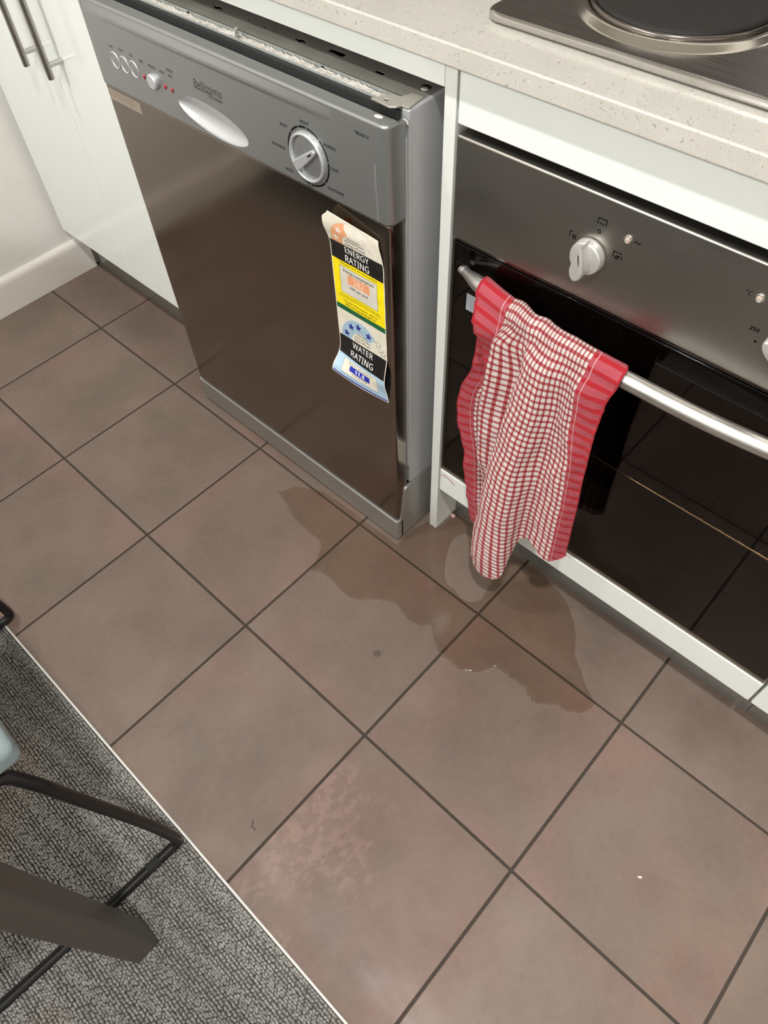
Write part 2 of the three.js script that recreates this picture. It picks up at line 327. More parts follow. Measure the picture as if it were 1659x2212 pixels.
// ------------------------------------------------------------------ hob
{
  const h = thing('hob', 'stainless steel electric hob with solid black hotplates on the worktop', 'hob');
  const x0 = 0.417, x1 = 0.997, z0 = -0.632, z1 = -0.131, r = 0.018, s = new THREE.Shape();
  const rrect = (s, x0, y0, x1, y1, r) => { s.moveTo(x0 + r, y0); s.lineTo(x1 - r, y0); s.quadraticCurveTo(x1, y0, x1, y0 + r); s.lineTo(x1, y1 - r); s.quadraticCurveTo(x1, y1, x1 - r, y1); s.lineTo(x0 + r, y1); s.quadraticCurveTo(x0, y1, x0, y1 - r); s.lineTo(x0, y0 + r); s.quadraticCurveTo(x0, y0, x0 + r, y0); };
  rrect(s, x0 + 0.004, -z1 + 0.004, x1 - 0.004, -z0 - 0.004, r);
  const g = new THREE.ExtrudeGeometry(s, { depth: 0.003, bevelEnabled: true, bevelThickness: 0.003, bevelSize: 0.004, bevelSegments: 5, curveSegments: 10 });
  g.rotateX(-Math.PI / 2); g.translate(0, 0.8778, 0);
  obj('hob_plate', metric(g), M.hobSteel, h);
  const g2 = new THREE.ExtrudeGeometry((() => { const q = new THREE.Shape(); rrect(q, x0 + 0.008, -z1 + 0.008, x1 - 0.008, -z0 - 0.008, r); return q; })(), { depth: 0.0012, bevelEnabled: false }); g2.rotateX(-Math.PI / 2); g2.translate(0, 0.8736, 0);
  obj('seal', g2, M.rubber, h);
  const top = 0.8836;
  for (const [px, pz, R] of [[0.571, -0.256, 0.090], [0.571, -0.505, 0.0725], [0.800, -0.505, 0.090], [0.800, -0.256, 0.0725]]) {
    const hp = new THREE.Group(); hp.name = 'hotplate'; hp.position.set(px, top, pz); h.add(hp);
    const dish = new THREE.LatheGeometry([[R + 0.016, 0.0002], [R + 0.013, 0.0012], [R + 0.009, 0.0048], [R + 0.0055, 0.0062], [R + 0.0030, 0.0048], [R + 0.002, 0.001]].map(p => new THREE.Vector2(...p)), 72); obj('spill_ring', dish, M.ringSteel, hp);
    const rim = new THREE.LatheGeometry([[R + 0.0022, 0.001], [R + 0.0022, 0.0075], [R + 0.0006, 0.0092], [R - 0.0025, 0.0088], [R - 0.003, 0.006]].map(p => new THREE.Vector2(...p)), 72); obj('rim', rim, M.ringDark, hp);
    const disc = new THREE.LatheGeometry([[R - 0.0028, 0.001], [R - 0.003, 0.0105], [R - 0.006, 0.0118], [0.022, 0.0114], [0.020, 0.0096], [0, 0.0096]].map(p => new THREE.Vector2(...p)), 72); obj('disc', disc, M.hotplate, hp);
  }
  for (let i = 0; i < 4; i++) { const k = cyl(0.019, 0.016, 0.022, 32); k.translate(0.93, top + 0.0112, -0.52 + i * 0.09); obj('control_knob', k, M.knob, h); }
}

// ------------------------------------------------------------------ oven
{
  const o = thing('oven', 'built-in stainless steel oven with black glass door', 'oven');
  const X0 = 0.4235, X1 = 1.0215, PX = 2048 / (X1 - X0), PY0 = 0.6505, PY1 = 0.7765;
  const panelMap = canvasTex(2048, 432, (g, w, h) => {
    g.fillStyle = '#a29e97'; g.fillRect(0, 0, w, h);
    const at = (x, y) => [(x - X0) * PX, (PY1 - y) * PX];
    g.strokeStyle = '#17140f'; g.fillStyle = '#17140f'; g.lineWidth = 3.2; g.lineCap = 'round';
    const icon = (x, y, kind) => {
      const [a, b] = at(x, y), s = 17; g.save(); g.translate(a, b); g.beginPath();
      if (kind !== 'lamp') { g.moveTo(-s * 0.5, -s); g.lineTo(-s, -s); g.lineTo(-s, s * 0.3); } // frame corner
      if (kind === 'grill') { g.moveTo(-s, -s); g.lineTo(s, -s); g.lineTo(s, s * 0.2); g.moveTo(-s * 0.5, s * 0.1); g.lineTo(s * 0.5, s * 0.1); }
      if (kind === 'bake') { g.moveTo(-s * 0.3, -s * 0.3); g.lineTo(s * 0.5, -s * 0.3); g.lineTo(s * 0.5, s * 0.6); g.moveTo(-s * 0.3, s * 0.3); g.lineTo(s * 0.1, s * 0.3); g.moveTo(0.1 * s, -0.3 * s); g.lineTo(0.1 * s, 0.5 * s); }
      if (kind === 'fan') { g.moveTo(s, -s * 0.4); g.lineTo(s, s * 0.3); g.moveTo(-s, -s); g.lineTo(s, -s); g.moveTo(s * 0.35, s * 0.1); g.arc(0, s * 0.1, s * 0.35, 0, 6.3); g.moveTo(-s * 0.55, s * 0.5); g.lineTo(s * 0.55, -s * 0.35); }
      g.stroke(); g.restore();
    };
    icon(0.5886, 0.7205, 'bake'); icon(0.6175, 0.7475, 'grill'); icon(0.6425, 0.7195, 'fan');
    const [zx, zy] = at(0.6165, 0.738); g.beginPath(); g.arc(zx, zy, 6, 0, 6.3); g.stroke();
    const [tx, ty] = at(0.660, 0.7432); g.beginPath(); g.moveTo(tx - 11, ty + 2); g.bezierCurveTo(tx - 6, ty - 14, tx + 4, ty + 14, tx + 11, ty - 3); g.stroke();
    g.font = '24px sans-serif'; g.textAlign = 'center'; g.textBaseline = 'middle';
    let p = at(0.7785, 0.7425); g.fillText('°C', ...p);
    g.font = 'bold 21px sans-serif'; p = at(0.7975, 0.7098); g.fillText('250', ...p);
    p = at(0.8032, 0.6977); g.beginPath(); g.arc(p[0], p[1], 4, 0, 6.3); g.fill();
    g.font = 'bold 21px sans-serif'; for (const [t, x, y] of [['200', 0.828, 0.7385], ['150', 0.860, 0.722], ['100', 0.866, 0.693], ['50', 0.846, 0.668]]) g.fillText(t, ...at(x, y));
  });
  const pg = planarUV(bx(X0, X1, PY0, PY1, ZF - 0.022, ZF + 0.001, 0.003), X0, X1, PY0, PY0 + 432 / PX);
  // keep metre uv for the brushing by its own texture transform
  const pm = phy({ map: panelMap, metalness: 0.95, roughness: 0.46, roughnessMap: rep(smearRough, 1.2, 0.26), bumpMap: rep(steelBump, 1.2, 0.6), bumpScale: 0.000012, anisotropy: 0.5 });
  const panel = obj('control_panel', pg, pm, o);
  // body behind the door, open at the front
  const b0 = ZF - 0.024;
  obj('casing', [bx(0.431, 1.014, 0.772, 0.779, -0.62, b0), bx(0.431, 1.014, 0.192, 0.199, -0.62, b0), bx(0.431, 0.438, 0.199, 0.772, -0.62, b0), bx(1.007, 1.014, 0.199, 0.772, -0.62, b0), bx(0.438, 1.007, 0.199, 0.772, -0.62, -0.613)], M.enamel, o);
  obj('cavity_front', [bx(0.438, 1.007, 0.60, 0.772, b0 - 0.012, b0 - 0.002), bx(0.438, 1.007, 0.199, 0.262, b0 - 0.012, b0 - 0.002), bx(0.438, 0.482, 0.262, 0.60, b0 - 0.012, b0 - 0.002), bx(0.963, 1.007, 0.262, 0.60, b0 - 0.012, b0 - 0.002)], M.enamel, o);
  obj('cavity_liner', [bx(0.476, 0.482, 0.262, 0.60, -0.56, b0 - 0.012), bx(0.963, 0.969, 0.262, 0.60, -0.56, b0 - 0.012), bx(0.482, 0.963, 0.256, 0.262, -0.56, b0 - 0.012), bx(0.482, 0.963, 0.60, 0.606, -0.56, b0 - 0.012), bx(0.482, 0.963, 0.262, 0.60, -0.566, -0.56)], M.enamel, o);
  const rack = obj('wire_rack', [wire(V3(0.484, 0.36, -0.150), V3(0.961, 0.36, -0.150), 0.0026), wire(V3(0.484, 0.36, -0.52), V3(0.961, 0.36, -0.52), 0.0026), wire(V3(0.484, 0.353, -0.33), V3(0.961, 0.353, -0.33), 0.0026)], M.brass, o);
  for (let i = 0; i < 17; i++) obj('rack_wire', wire(V3(0.5 + i * 0.0278, 0.363, -0.150), V3(0.5 + i * 0.0278, 0.363, -0.52), 0.0013), M.brass, rack);
  for (let i = 0; i < 6; i++) obj('side_runner_wire', wire(V3(0.955, 0.275, -0.18 - i * 0.012), V3(0.955, 0.585, -0.18 - i * 0.012), 0.0014), M.chrome, o);
  // door: glass pane over a black frame with a window
  const door = new THREE.Group(); door.name = 'oven_door'; o.add(door);
  obj('door_frame', [bx(0.4255, 1.0195, 0.551, 0.643, ZF - 0.02, ZF - 0.0052), bx(0.4255, 1.0195, 0.1955, 0.303, ZF - 0.02, ZF - 0.0052), bx(0.4255, 0.486, 0.303, 0.551, ZF - 0.02, ZF - 0.0052), bx(0.959, 1.0195, 0.303, 0.551, ZF - 0.02, ZF - 0.0052)], M.blackGloss, door);
  obj('glass', bx(0.4245, 1.0205, 0.1935, 0.6455, ZF - 0.0048, ZF, 0.0012), M.ovenGlass, door);
  obj('top_edge_strip', bx(0.4245, 1.0205, 0.6440, 0.6475, ZF - 0.02, ZF - 0.006), M.chrome, door);
  obj('sticker', bx(0.4535, 0.489, 0.5535, 0.5795, ZF + 0.0001, ZF + 0.0004), std({ color: lin(0.33, 0.34, 0.37), roughness: 0.5 }), door).userData.label = 'small grey sticker';
  // bowed handle
  const hp = [], hy = 0.617; for (let i = 0; i <= 24; i++) { const t = i / 24 * 2 - 1, x = 0.722 + t * 0.274; hp.push(V3(x, hy, -0.049 - 0.036 * Math.pow(Math.abs(t), 2.4))); }
  const hg = tube(hp, 0.0102, 96, 24); { // taper the tips
    const p = hg.attributes.position; for (let i = 0; i < p.count; i++) { const t = Math.abs(p.getX(i) - 0.722) / 0.274, k = 1 - 0.5 * smooth(0.86, 1.0, t), tt = Math.min(1, t), cz = -0.049 - 0.036 * Math.pow(tt, 2.4); p.setY(i, hy + (p.getY(i) - hy) * k); p.setZ(i, cz + (p.getZ(i) - cz) * k); } hg.computeVertexNormals(); }
  obj('handle', hg, M.satin, door);
  for (const x of [0.452, 0.992]) { const e = new THREE.SphereGeometry(0.0058, 16, 12); e.scale(1.3, 1, 1.2); e.translate(x, hy, -0.0852); obj('handle_tip', e, M.satin, door); }
  // knobs: round skirt with a tapered grip bar
  const knob = (x, y, a) => {
    const k = new THREE.Group(); k.name = 'knob'; k.position.set(x, y, ZF + 0.001); k.rotation.z = a; o.add(k);
    const sk = new THREE.LatheGeometry([[0, 0], [0.0195, 0], [0.0195, 0.003], [0.0188, 0.009], [0.017, 0.012], [0.0, 0.0125]].map(p => new THREE.Vector2(...p)), 40); sk.rotateX(Math.PI / 2); obj('skirt', sk, M.knob, k);
    const gs = new THREE.Shape(); gs.moveTo(0, 0.021); gs.quadraticCurveTo(0.0068, 0.008, 0.0085, -0.008); gs.quadraticCurveTo(0.0075, -0.019, 0, -0.0205); gs.quadraticCurveTo(-0.0075, -0.019, -0.0085, -0.008); gs.quadraticCurveTo(-0.0068, 0.008, 0, 0.021);
    const gg = new THREE.ExtrudeGeometry(gs, { depth: 0.014, bevelEnabled: true, bevelThickness: 0.004, bevelSize: 0.003, bevelOffset: -0.003, bevelSegments: 4, curveSegments: 12 }); gg.translate(0, 0, 0.008); obj('grip', gg, M.knob, k);
  };
  knob(0.6117, 0.7085, 0.0); knob(0.8315, 0.7085, -2.2);
  const lamp = (x, y, m) => { const r = new THREE.LatheGeometry([[0.0045, 0.0], [0.0045, 0.0016], [0.0034, 0.002], [0.003, 0.001]].map(p => new THREE.Vector2(...p)), 24); r.rotateX(Math.PI / 2); r.translate(x, y, ZF + 0.001); const q = obj('indicator_lamp', r, M.chrome, o); const l = new THREE.SphereGeometry(0.0032, 16, 10); l.scale(1, 1, 0.5); l.translate(x, y, ZF + 0.0018); obj('lamp_lens', l, m, q); };
  lamp(0.6494, 0.7433, M.amberLens); lamp(0.7899, 0.7425, M.amberLens);
}

// ------------------------------------------------------------------ dishwasher
{
  const dw = thing('dishwasher', 'stainless steel dishwasher pulled forward, its top cover missing', 'dishwasher');
  const XL = -0.2125, XR = 0.385;
  // plan outline with rounded front corners, pulled upward
  const plan = (x0, x1, zf, zb, r, rb = 0.001) => {
    const s = new THREE.Shape(), f = -zf, b = -zb; s.moveTo(x0, b - rb); s.lineTo(x0, f + r); s.quadraticCurveTo(x0, f, x0 + r, f); s.lineTo(x1 - r, f); s.quadraticCurveTo(x1, f, x1, f + r); s.lineTo(x1, b - rb); s.quadraticCurveTo(x1, b, x1 - rb, b); s.lineTo(x0 + rb, b); s.quadraticCurveTo(x0, b, x0, b - rb); return s;
  };
  const prism = (s, y0, y1, bev, seg = 3) => { const g = new THREE.ExtrudeGeometry(s, { depth: y1 - y0 - 2 * bev, bevelEnabled: bev > 0, bevelThickness: bev, bevelSize: bev, bevelOffset: -bev, bevelSegments: seg, curveSegments: 10 }); g.rotateX(-Math.PI / 2); g.translate(0, y0 + bev, 0); return g; };
  // body: side walls, back, base, front frame, top
  obj('side_panel', bx(XR - 0.012, XR + 0.0005, 0.152, 0.803, -0.62, -0.0565, 0.003), M.bodyGrey, dw);
  obj('side_panel', bx(XL, XL + 0.012, 0.152, 0.803, -0.62, -0.0565, 0.003), M.bodyGrey, dw);
  obj('rear_panel', bx(XL + 0.012, XR - 0.012, 0.152, 0.803, -0.62, -0.612), M.bodyGrey, dw);
  obj('tub_front', bx(XL + 0.012, XR - 0.012, 0.152, 0.770, -0.075, -0.066), M.galvanised, dw);
  obj('front_lip', bx(XL + 0.012, XR - 0.012, 0.7998, 0.8015, -0.0602, -0.0572, 0.0006), M.galvanised, dw);
  obj('tub_rim', bx(XL + 0.012, XR - 0.012, 0.772, 0.7996, -0.0600, -0.0590), M.galvanised, dw);
  obj('gap_shade_gasket', bx(XL + 0.014, XR - 0.014, 0.773, 0.7985, -0.0588, -0.0555, 0.0012), M.rubber, dw).userData.label = 'black gasket strip standing in for shade in the gap behind the door';  // black strip gives the gap behind the door its shade by colour
  obj('felt_strip', (() => { // dusty felt lying in the channel
    const g = new THREE.PlaneGeometry(XR - XL - 0.03, 0.014, 300, 8); g.rotateX(-Math.PI / 2); const p = g.attributes.position;
    for (let i = 0; i < p.count; i++) { const u = (p.getX(i) + 0.3) / 0.6, v = (p.getZ(i) + 0.01) / 0.02; p.setY(i, 0.004 * fbm(u, v * 0.05, 60, 3, 4, 901) + 0.0035 * fbm(u, v * 0.08, 220, 16, 2, 907)); }
    g.computeVertexNormals(); g.translate((XL + XR) / 2, 0.7950, -0.0668); return metric(g);
  })(), M.felt, dw);
  obj('channel_floor', bx(XL + 0.012, XR - 0.012, 0.780, 0.7895, -0.0745, -0.0575), M.galvanised, dw);
  { // upright wall of the channel with punched holes
    const s = new THREE.Shape(); s.moveTo(XL + 0.012, 0.782); s.lineTo(XR - 0.012, 0.782); s.lineTo(XR - 0.012, 0.8022); s.lineTo(XL + 0.012, 0.8022); s.lineTo(XL + 0.012, 0.782);
    for (const x of [0.2335, -0.02, 0.352]) { const h = new THREE.Path(); h.absellipse(x, 0.7988, 0.0030, 0.0024, 0, Math.PI * 2); s.holes.push(h); }
    const g = new THREE.ExtrudeGeometry(s, { depth: 0.001, bevelEnabled: false, curveSegments: 8 }); g.translate(0, 0, -0.0755); obj('channel_wall', metric(g), M.galvanised, dw);
  }
  { // top flange with real punched holes
    const s = new THREE.Shape(); s.moveTo(XL + 0.012, 0.0765); s.lineTo(XR - 0.004, 0.0765); s.lineTo(XR - 0.004, 0.30); s.lineTo(XL + 0.012, 0.30); s.lineTo(XL + 0.012, 0.0765);
    const rect = (x, z, w, d) => { const h = new THREE.Path(); h.moveTo(x - w / 2, z - d / 2); h.lineTo(x + w / 2, z - d / 2); h.lineTo(x + w / 2, z + d / 2); h.lineTo(x - w / 2, z + d / 2); h.lineTo(x - w / 2, z - d / 2); s.holes.push(h); };
    const key = (x, z) => { const h = new THREE.Path(), w = 0.0095; h.moveTo(x - w, z - 0.0022); h.lineTo(x - 0.004, z - 0.0022); h.lineTo(x - 0.003, z - 0.0042); h.lineTo(x + 0.003, z - 0.0042); h.lineTo(x + 0.004, z - 0.0022); h.lineTo(x + w, z - 0.0022); h.lineTo(x + w, z + 0.0022); h.lineTo(x + 0.004, z + 0.0022); h.lineTo(x + 0.003, z + 0.0042); h.lineTo(x - 0.003, z + 0.0042); h.lineTo(x - 0.004, z + 0.0022); h.lineTo(x - w, z + 0.0022); h.lineTo(x - w, z - 0.0022); s.holes.push(h); };
    const dot = (x, z, r) => { const h = new THREE.Path(); h.absarc(x, z, r, 0, Math.PI * 2); s.holes.push(h); };
    key(0.0075, 0.1035); key(0.1675, 0.1025); rect(0.226, 0.1065, 0.026, 0.009); rect(0.3015, 0.1005, 0.014, 0.006); dot(0.072, 0.103, 0.0025); dot(0.1013, 0.103, 0.0025); dot(0.1208, 0.103, 0.0025); key(-0.09, 0.1035); dot(-0.04, 0.103, 0.0025);
    const g = new THREE.ExtrudeGeometry(s, { depth: 0.001, bevelEnabled: false, curveSegments: 8 }); g.rotateX(-Math.PI / 2); g.translate(0, 0.8022, 0);
    obj('top_flange', metric(g), M.topMetal, dw);
    obj('top_lining', bx(XL + 0.012, XR - 0.012, 0.745, 0.749, -0.60, -0.078), M.galvanised, dw);
  }
  { const b = [cyl(0.0022, 0.0022, 0.014, 14).translate(0.0905, 0.803, -0.0655), cyl(0.0058, 0.0058, 0.0012, 18).translate(0.0905, 0.7972, -0.0655), cyl(0.004, 0.004, 0.003, 6).translate(0.0905, 0.799, -0.0655)]; obj('threaded_stud', b, M.chrome, dw); }
  { // hinge bracket at the corner
    const s = new THREE.Shape(); s.moveTo(0.3375, 0.0475); s.lineTo(0.366, 0.0455); s.lineTo(0.372, 0.050); s.lineTo(0.374, 0.056); s.lineTo(0.384, 0.057); s.lineTo(0.3805, 0.084); s.lineTo(0.366, 0.0845); s.lineTo(0.3605, 0.070); s.lineTo(0.3475, 0.066); s.lineTo(0.3375, 0.0475);
    const h = new THREE.Path(); h.absellipse(0.3535, 0.0545, 0.0034, 0.0026, 0, Math.PI * 2); s.holes.push(h);
    const g = new THREE.ExtrudeGeometry(s, { depth: 0.0014, bevelEnabled: true, bevelThickness: 0.0003, bevelSize: 0.0003, bevelSegments: 1 }); g.rotateX(-Math.PI / 2); g.translate(0, 0.8036, 0); obj('corner_bracket', metric(g), M.bracket, dw);
    const sc = [new THREE.SphereGeometry(0.0062, 20, 10, 0, Math.PI * 2, 0, Math.PI / 2).scale(1, 0.45, 1).translate(0.3665, 0.8034, -0.105)]; obj('screw', sc, M.chrome, dw);
    const t = new THREE.TorusGeometry(0.0042, 0.0014, 10, 24, Math.PI * 1.5); t.rotateY(0.6); t.translate(0.3815, 0.789, -0.0515); obj('door_seal_loop', t, M.seal, dw);
  }
  // fascia with printed lettering and a carved hand pocket
  const FX0 = XL, FX1 = XR, FY0 = 0.6785, FY1 = 0.7975, PX = 2048 / (FX1 - FX0), FH = Math.round((FY1 - FY0) * PX);
  const fasciaMap = canvasTex(2048, FH, (g, w, h) => {
    g.fillStyle = '#9c9e9d'; g.fillRect(0, 0, w, h);
    const at = (x, y) => [(x - FX0) * PX, (FY1 - y) * PX];
    g.fillStyle = '#0c0d0f'; g.textAlign = 'center'; g.textBaseline = 'middle'; g.font = 'bold 17px sans-serif';
    for (const [t, x, y] of [['DRY', -0.1517, 0.7432], ['3 IN 1', -0.1268, 0.7447], ['ECO', -0.103, 0.7441], ['END', -0.08, 0.7424], ['POWER', -0.0559, 0.7416], ['HEAT', -0.0325, 0.7409], ['RINSE', -0.0134, 0.7482], ['AID', -0.0146, 0.7409], ['HEAVY', 0.2513, 0.7618], ['RESET', 0.2130, 0.7470], ['PRE-RINSE', 0.1975, 0.7171], ['RINSE', 0.2120, 0.6903], ['FAST', 0.2490, 0.6815], ['GLASSWARE', 0.2965, 0.6930], ['LIGHT', 0.2975, 0.7206], ['NORMAL', 0.2925, 0.7463], ['TBD4SS-3', 0.3464, 0.7783]]) g.fillText(t, ...at(x, y));
    g.fillStyle = '#111214'; g.strokeStyle = '#111214';
    let p = at(0.0672, 0.7478); g.font = '48px sans-serif'; g.save(); g.translate(...p); g.transform(0.92, 0, -0.16, 1, 0, 0); g.fillText('Bellissimo', 0, 0); g.lineWidth = 3; g.beginPath(); g.moveTo(-104, 21); g.lineTo(30, 21); g.stroke(); g.restore();
    p = at(0.0800, 0.7385); g.font = 'bold 18px sans-serif'; g.fillText('+TECHNIKA', ...p);
    // dial ring with ticks
    p = at(0.2525, 0.7212); g.lineWidth = 8; g.strokeStyle = '#08080a'; g.beginPath(); g.arc(p[0], p[1], 0.0352 * PX, 0, 6.3); g.stroke();
    g.strokeStyle = '#b5b6b4'; g.lineWidth = 5; for (const a of [8, 52, 88, 112, 190, 222, 268, 318, 140]) { const q = -a * Math.PI / 180; g.beginPath(); g.moveTo(p[0] + Math.cos(q) * 0.0337 * PX, p[1] + Math.sin(q) * 0.0337 * PX); g.lineTo(p[0] + Math.cos(q) * 0.0367 * PX, p[1] + Math.sin(q) * 0.0367 * PX); g.stroke(); }
    // scuffs and a pale dried drip
    g.strokeStyle = 'rgba(210,214,214,0.55)'; g.lineWidth = 9; let d = at(0.3655, 0.752); g.beginPath(); g.moveTo(...d); g.bezierCurveTo(d[0] - 8, d[1] + 90, d[0] + 8, d[1] + 150, d[0] + 2, d[1] + 250); g.stroke();
    for (let i = 0; i < 70; i++) { g.fillStyle = `rgba(225,228,228,${(0.1 + 0.25 * rnd()).toFixed(2)})`; g.beginPath(); g.ellipse(rnd() * w, rnd() * h, 1 + 2 * rnd(), 1 + 3 * rnd(), rnd() * 3, 0, 6.3); g.fill(); }
  });
  M.fascia = phy({ map: fasciaMap, metalness: 0.8, roughness: 0.36, clearcoat: 0.2, clearcoatRoughness: 0.28 });
  {
    const slab = prism(plan(FX0, FX1, -0.0205, -0.0405, 0.011), FY0, FY1, 0.0036, 5); slab.deleteAttribute('uv'); planarUV(slab, FX0, FX1, FY0, FY1);
    const el = new THREE.SphereGeometry(1, 48, 32); el.scale(0.0735, 0.0205, 0.013); el.rotateZ(-0.075); el.translate(0.0625, 0.7055, -0.0185);
    const A = new Brush(slab, M.fascia), B = new Brush(el, M.silverBright); A.updateMatrixWorld(); B.updateMatrixWorld();
    const ev = new Evaluator(); ev.useGroups = true; const res = ev.evaluate(A, B, SUBTRACTION);
    const f = new THREE.Mesh(res.geometry, res.material); f.name = 'control_panel'; f.castShadow = f.receiveShadow = true; dw.add(f);
    // moulded brow: a long shallow ridge that dies out at both ends
    const n = 90, rows = 7, pos = [], idx = []; for (let i = 0; i <= n; i++) { const t = i / n, x = lerp(-0.196, 0.300, t), a = 0.0034 * Math.pow(Math.sin(Math.PI * Math.pow(t, 0.8)), 0.7); for (let j = 0; j < rows; j++) { const s = j / (rows - 1), y = 0.7945 - 0.0185 * s - (s > 0.8 ? 0.004 * (s - 0.8) : 0), e = s < 0.75 ? smooth(0, 0.75, s) : 1 - smooth(0.75, 1.0, s); pos.push(x, y, -0.0208 + a * e + 0.0003 * (e > 0 ? 1 : 0)); } }
    for (let i = 0; i < n; i++) for (let j = 0; j < rows - 1; j++) { const a = i * rows + j, b = a + rows; idx.push(a, a + 1, b, b, a + 1, b + 1); }
    const bg = new THREE.BufferGeometry(); bg.setAttribute('position', new THREE.Float32BufferAttribute(pos, 3)); bg.setIndex(idx); bg.computeVertexNormals(); bg.setAttribute('uv', new THREE.Float32BufferAttribute(new Float32Array(pos.length / 3 * 2), 2));
    obj('brow_ridge', bg, M.silver, f);
    // push buttons
    for (const x of [-0.1505, -0.1273, -0.1043]) {
      const r = new THREE.TorusGeometry(0.0094, 0.0012, 10, 36); r.scale(1, 1.12, 1); r.translate(x, 0.7255, -0.0205); const q = obj('button', r, M.silverBright, f);
      const c = new THREE.SphereGeometry(0.0088, 28, 14, 0, Math.PI * 2, 0, Math.PI / 2); c.rotateX(Math.PI / 2); c.scale(1, 1.12, 0.12); c.translate(x, 0.7255, -0.0207); obj('button_cap', c, M.silver, q);
    }
    { const c = new THREE.LatheGeometry([[0, 0.0062], [0.0084, 0.0062], [0.0088, 0.0061], [0.0099, 0.0052], [0.0104, 0.0042], [0.0104, 0.0038], [0.0104, 0]].map(p => new THREE.Vector2(...p)), 36); c.rotateX(Math.PI / 2); c.translate(-0.0588, 0.7225, -0.0205); obj('power_button', c, M.silverBright, f); }
    for (const x of [-0.0822, -0.0338, -0.018]) { const c = new THREE.SphereGeometry(0.0028, 16, 12); c.scale(1, 1.25, 0.7); c.translate(x, 0.7222, -0.0202); obj('indicator_light', c, M.redLed, f); }
    // programme dial
    const dial = new THREE.Group(); dial.name = 'programme_dial'; dial.position.set(0.2525, 0.7212, -0.0205); f.add(dial);
    const ring = new THREE.LatheGeometry([[0.0305, 0], [0.0303, 0.003], [0.0292, 0.0052], [0.0276, 0.0056], [0.0264, 0.0042], [0.0262, 0.0008]].map(p => new THREE.Vector2(...p)), 64); ring.rotateX(Math.PI / 2); obj('dial_ring', ring, M.silverBright, dial);
    const fc = new THREE.LatheGeometry([[0, 0.0022], [0.018, 0.0021], [0.0250, 0.0016], [0.0262, 0.0006]].map(p => new THREE.Vector2(...p)), 64); fc.rotateX(Math.PI / 2); obj('dial_face', fc, M.silver, dial);
    const gs = new THREE.Shape(); gs.moveTo(-0.0235, -0.0066); gs.quadraticCurveTo(0, -0.0058, 0.020, -0.0036); gs.quadraticCurveTo(0.0245, -0.003, 0.0245, 0); gs.quadraticCurveTo(0.0245, 0.003, 0.020, 0.0036); gs.quadraticCurveTo(0, 0.0058, -0.0235, 0.0066); gs.lineTo(-0.0235, -0.0066);
    const gg = new THREE.ExtrudeGeometry(gs, { depth: 0.0052, bevelEnabled: true, bevelThickness: 0.002, bevelSize: 0.0014, bevelOffset: -0.0014, bevelSegments: 4 }); gg.translate(0, 0, 0.0012); const grip = obj('dial_grip', gg, M.silverBright, dial); grip.rotation.z = 0.66;
    const mk = bx(0.010, 0.0185, -0.0012, 0.0012, 0.0082, 0.0087); obj('dial_mark', mk, M.dark, grip);
    // pale paint chip on the top corner
    const ch = new THREE.CircleGeometry(0.006, 14); ch.scale(1, 0.6, 1); ch.rotateX(-Math.PI / 2); ch.translate(0.361, FY1 + 0.0002, -0.0335); obj('paint_chip', ch, std({ color: lin(0.62, 0.62, 0.6), roughness: 0.8 }), f);
  }
  // door skin
  const door = new THREE.Group(); door.name = 'door'; dw.add(door);
  obj('door_skin', metric(prism(plan(XL + 0.001, XR - 0.003, -0.0235, -0.0505, 0.006), 0.0655, 0.6775, 0.0014, 2)), M.doorSteel, door);
  obj('door_liner', bx(XL + 0.006, XR - 0.002, 0.20, 0.772, -0.056, -0.0525, 0.001), M.silverBright, door);
  for (const [a, b] of [[XL, XL + 0.006], [XR - 0.006, XR]]) obj('fascia_cheek', bx(a, b, 0.6795, 0.7945, -0.051, -0.0395, 0.0008), M.silver, door);
  { const s = std({ map: canvasTex(512, 96, (g, w, h) => { g.fillStyle = '#a89a8c'; g.fillRect(0, 0, w, h); g.fillStyle = '#4b4038'; g.beginPath(); g.moveTo(24, 20); g.lineTo(42, 52); g.lineTo(6, 52); g.closePath(); g.lineWidth = 4; g.strokeStyle = '#4b4038'; g.stroke(); g.font = 'bold 15px sans-serif'; g.fillText('Please keep the door closed when the appliance', 58, 30); g.fillText('is not in use and keep the filter clean at all times', 58, 58); }), roughness: 0.35, metalness: 0.5 }); const st = bx(-0.2065, -0.1235, 0.656, 0.6725, -0.0236, -0.0233); planarUV(st, -0.2065, -0.1235, 0.656, 0.6725); obj('notice_sticker', st, s, door).userData.label = 'clear notice sticker with fine print'; }
  // energy and water label, peeling at the top and curling at the foot
  const labelMap = canvasTex(520, 1465, (g, w, h) => {
    const T = (y) => (0.666 - y) / 0.293 * h, S = w / 0.104, cream = '#ddd6c4';
    g.fillStyle = cream; g.fillRect(0, 0, w, h);
    const star = (x, y, r, fill, stroke, rot = 0) => { g.beginPath(); for (let i = 0; i < 10; i++) { const a = -Math.PI / 2 + rot + i * Math.PI / 5, q = i % 2 ? r * 0.42 : r; g[i ? 'lineTo' : 'moveTo'](x + Math.cos(a) * q, y + Math.sin(a) * q); } g.closePath(); if (fill) { g.fillStyle = fill; g.fill(); } if (stroke) { g.strokeStyle = stroke; g.lineWidth = 2.4; g.stroke(); } };
    const text = (t, x, y, f, c) => { g.font = f; g.fillStyle = c; g.textAlign = 'center'; g.textBaseline = 'middle'; g.fillText(t, x, y); };
    // energy arch
    const ay = T(0.6205); g.strokeStyle = '#cbbfae'; g.lineWidth = 3; g.fillStyle = '#e6dfd0'; g.beginPath(); g.arc(w * 0.5, ay, 220, Math.PI, 0); g.fill(); g.stroke();
    g.fillStyle = '#eba579'; g.beginPath(); g.moveTo(w * 0.5, ay); g.arc(w * 0.5, ay, 218, Math.PI, Math.PI * 1.38); g.closePath(); g.fill();
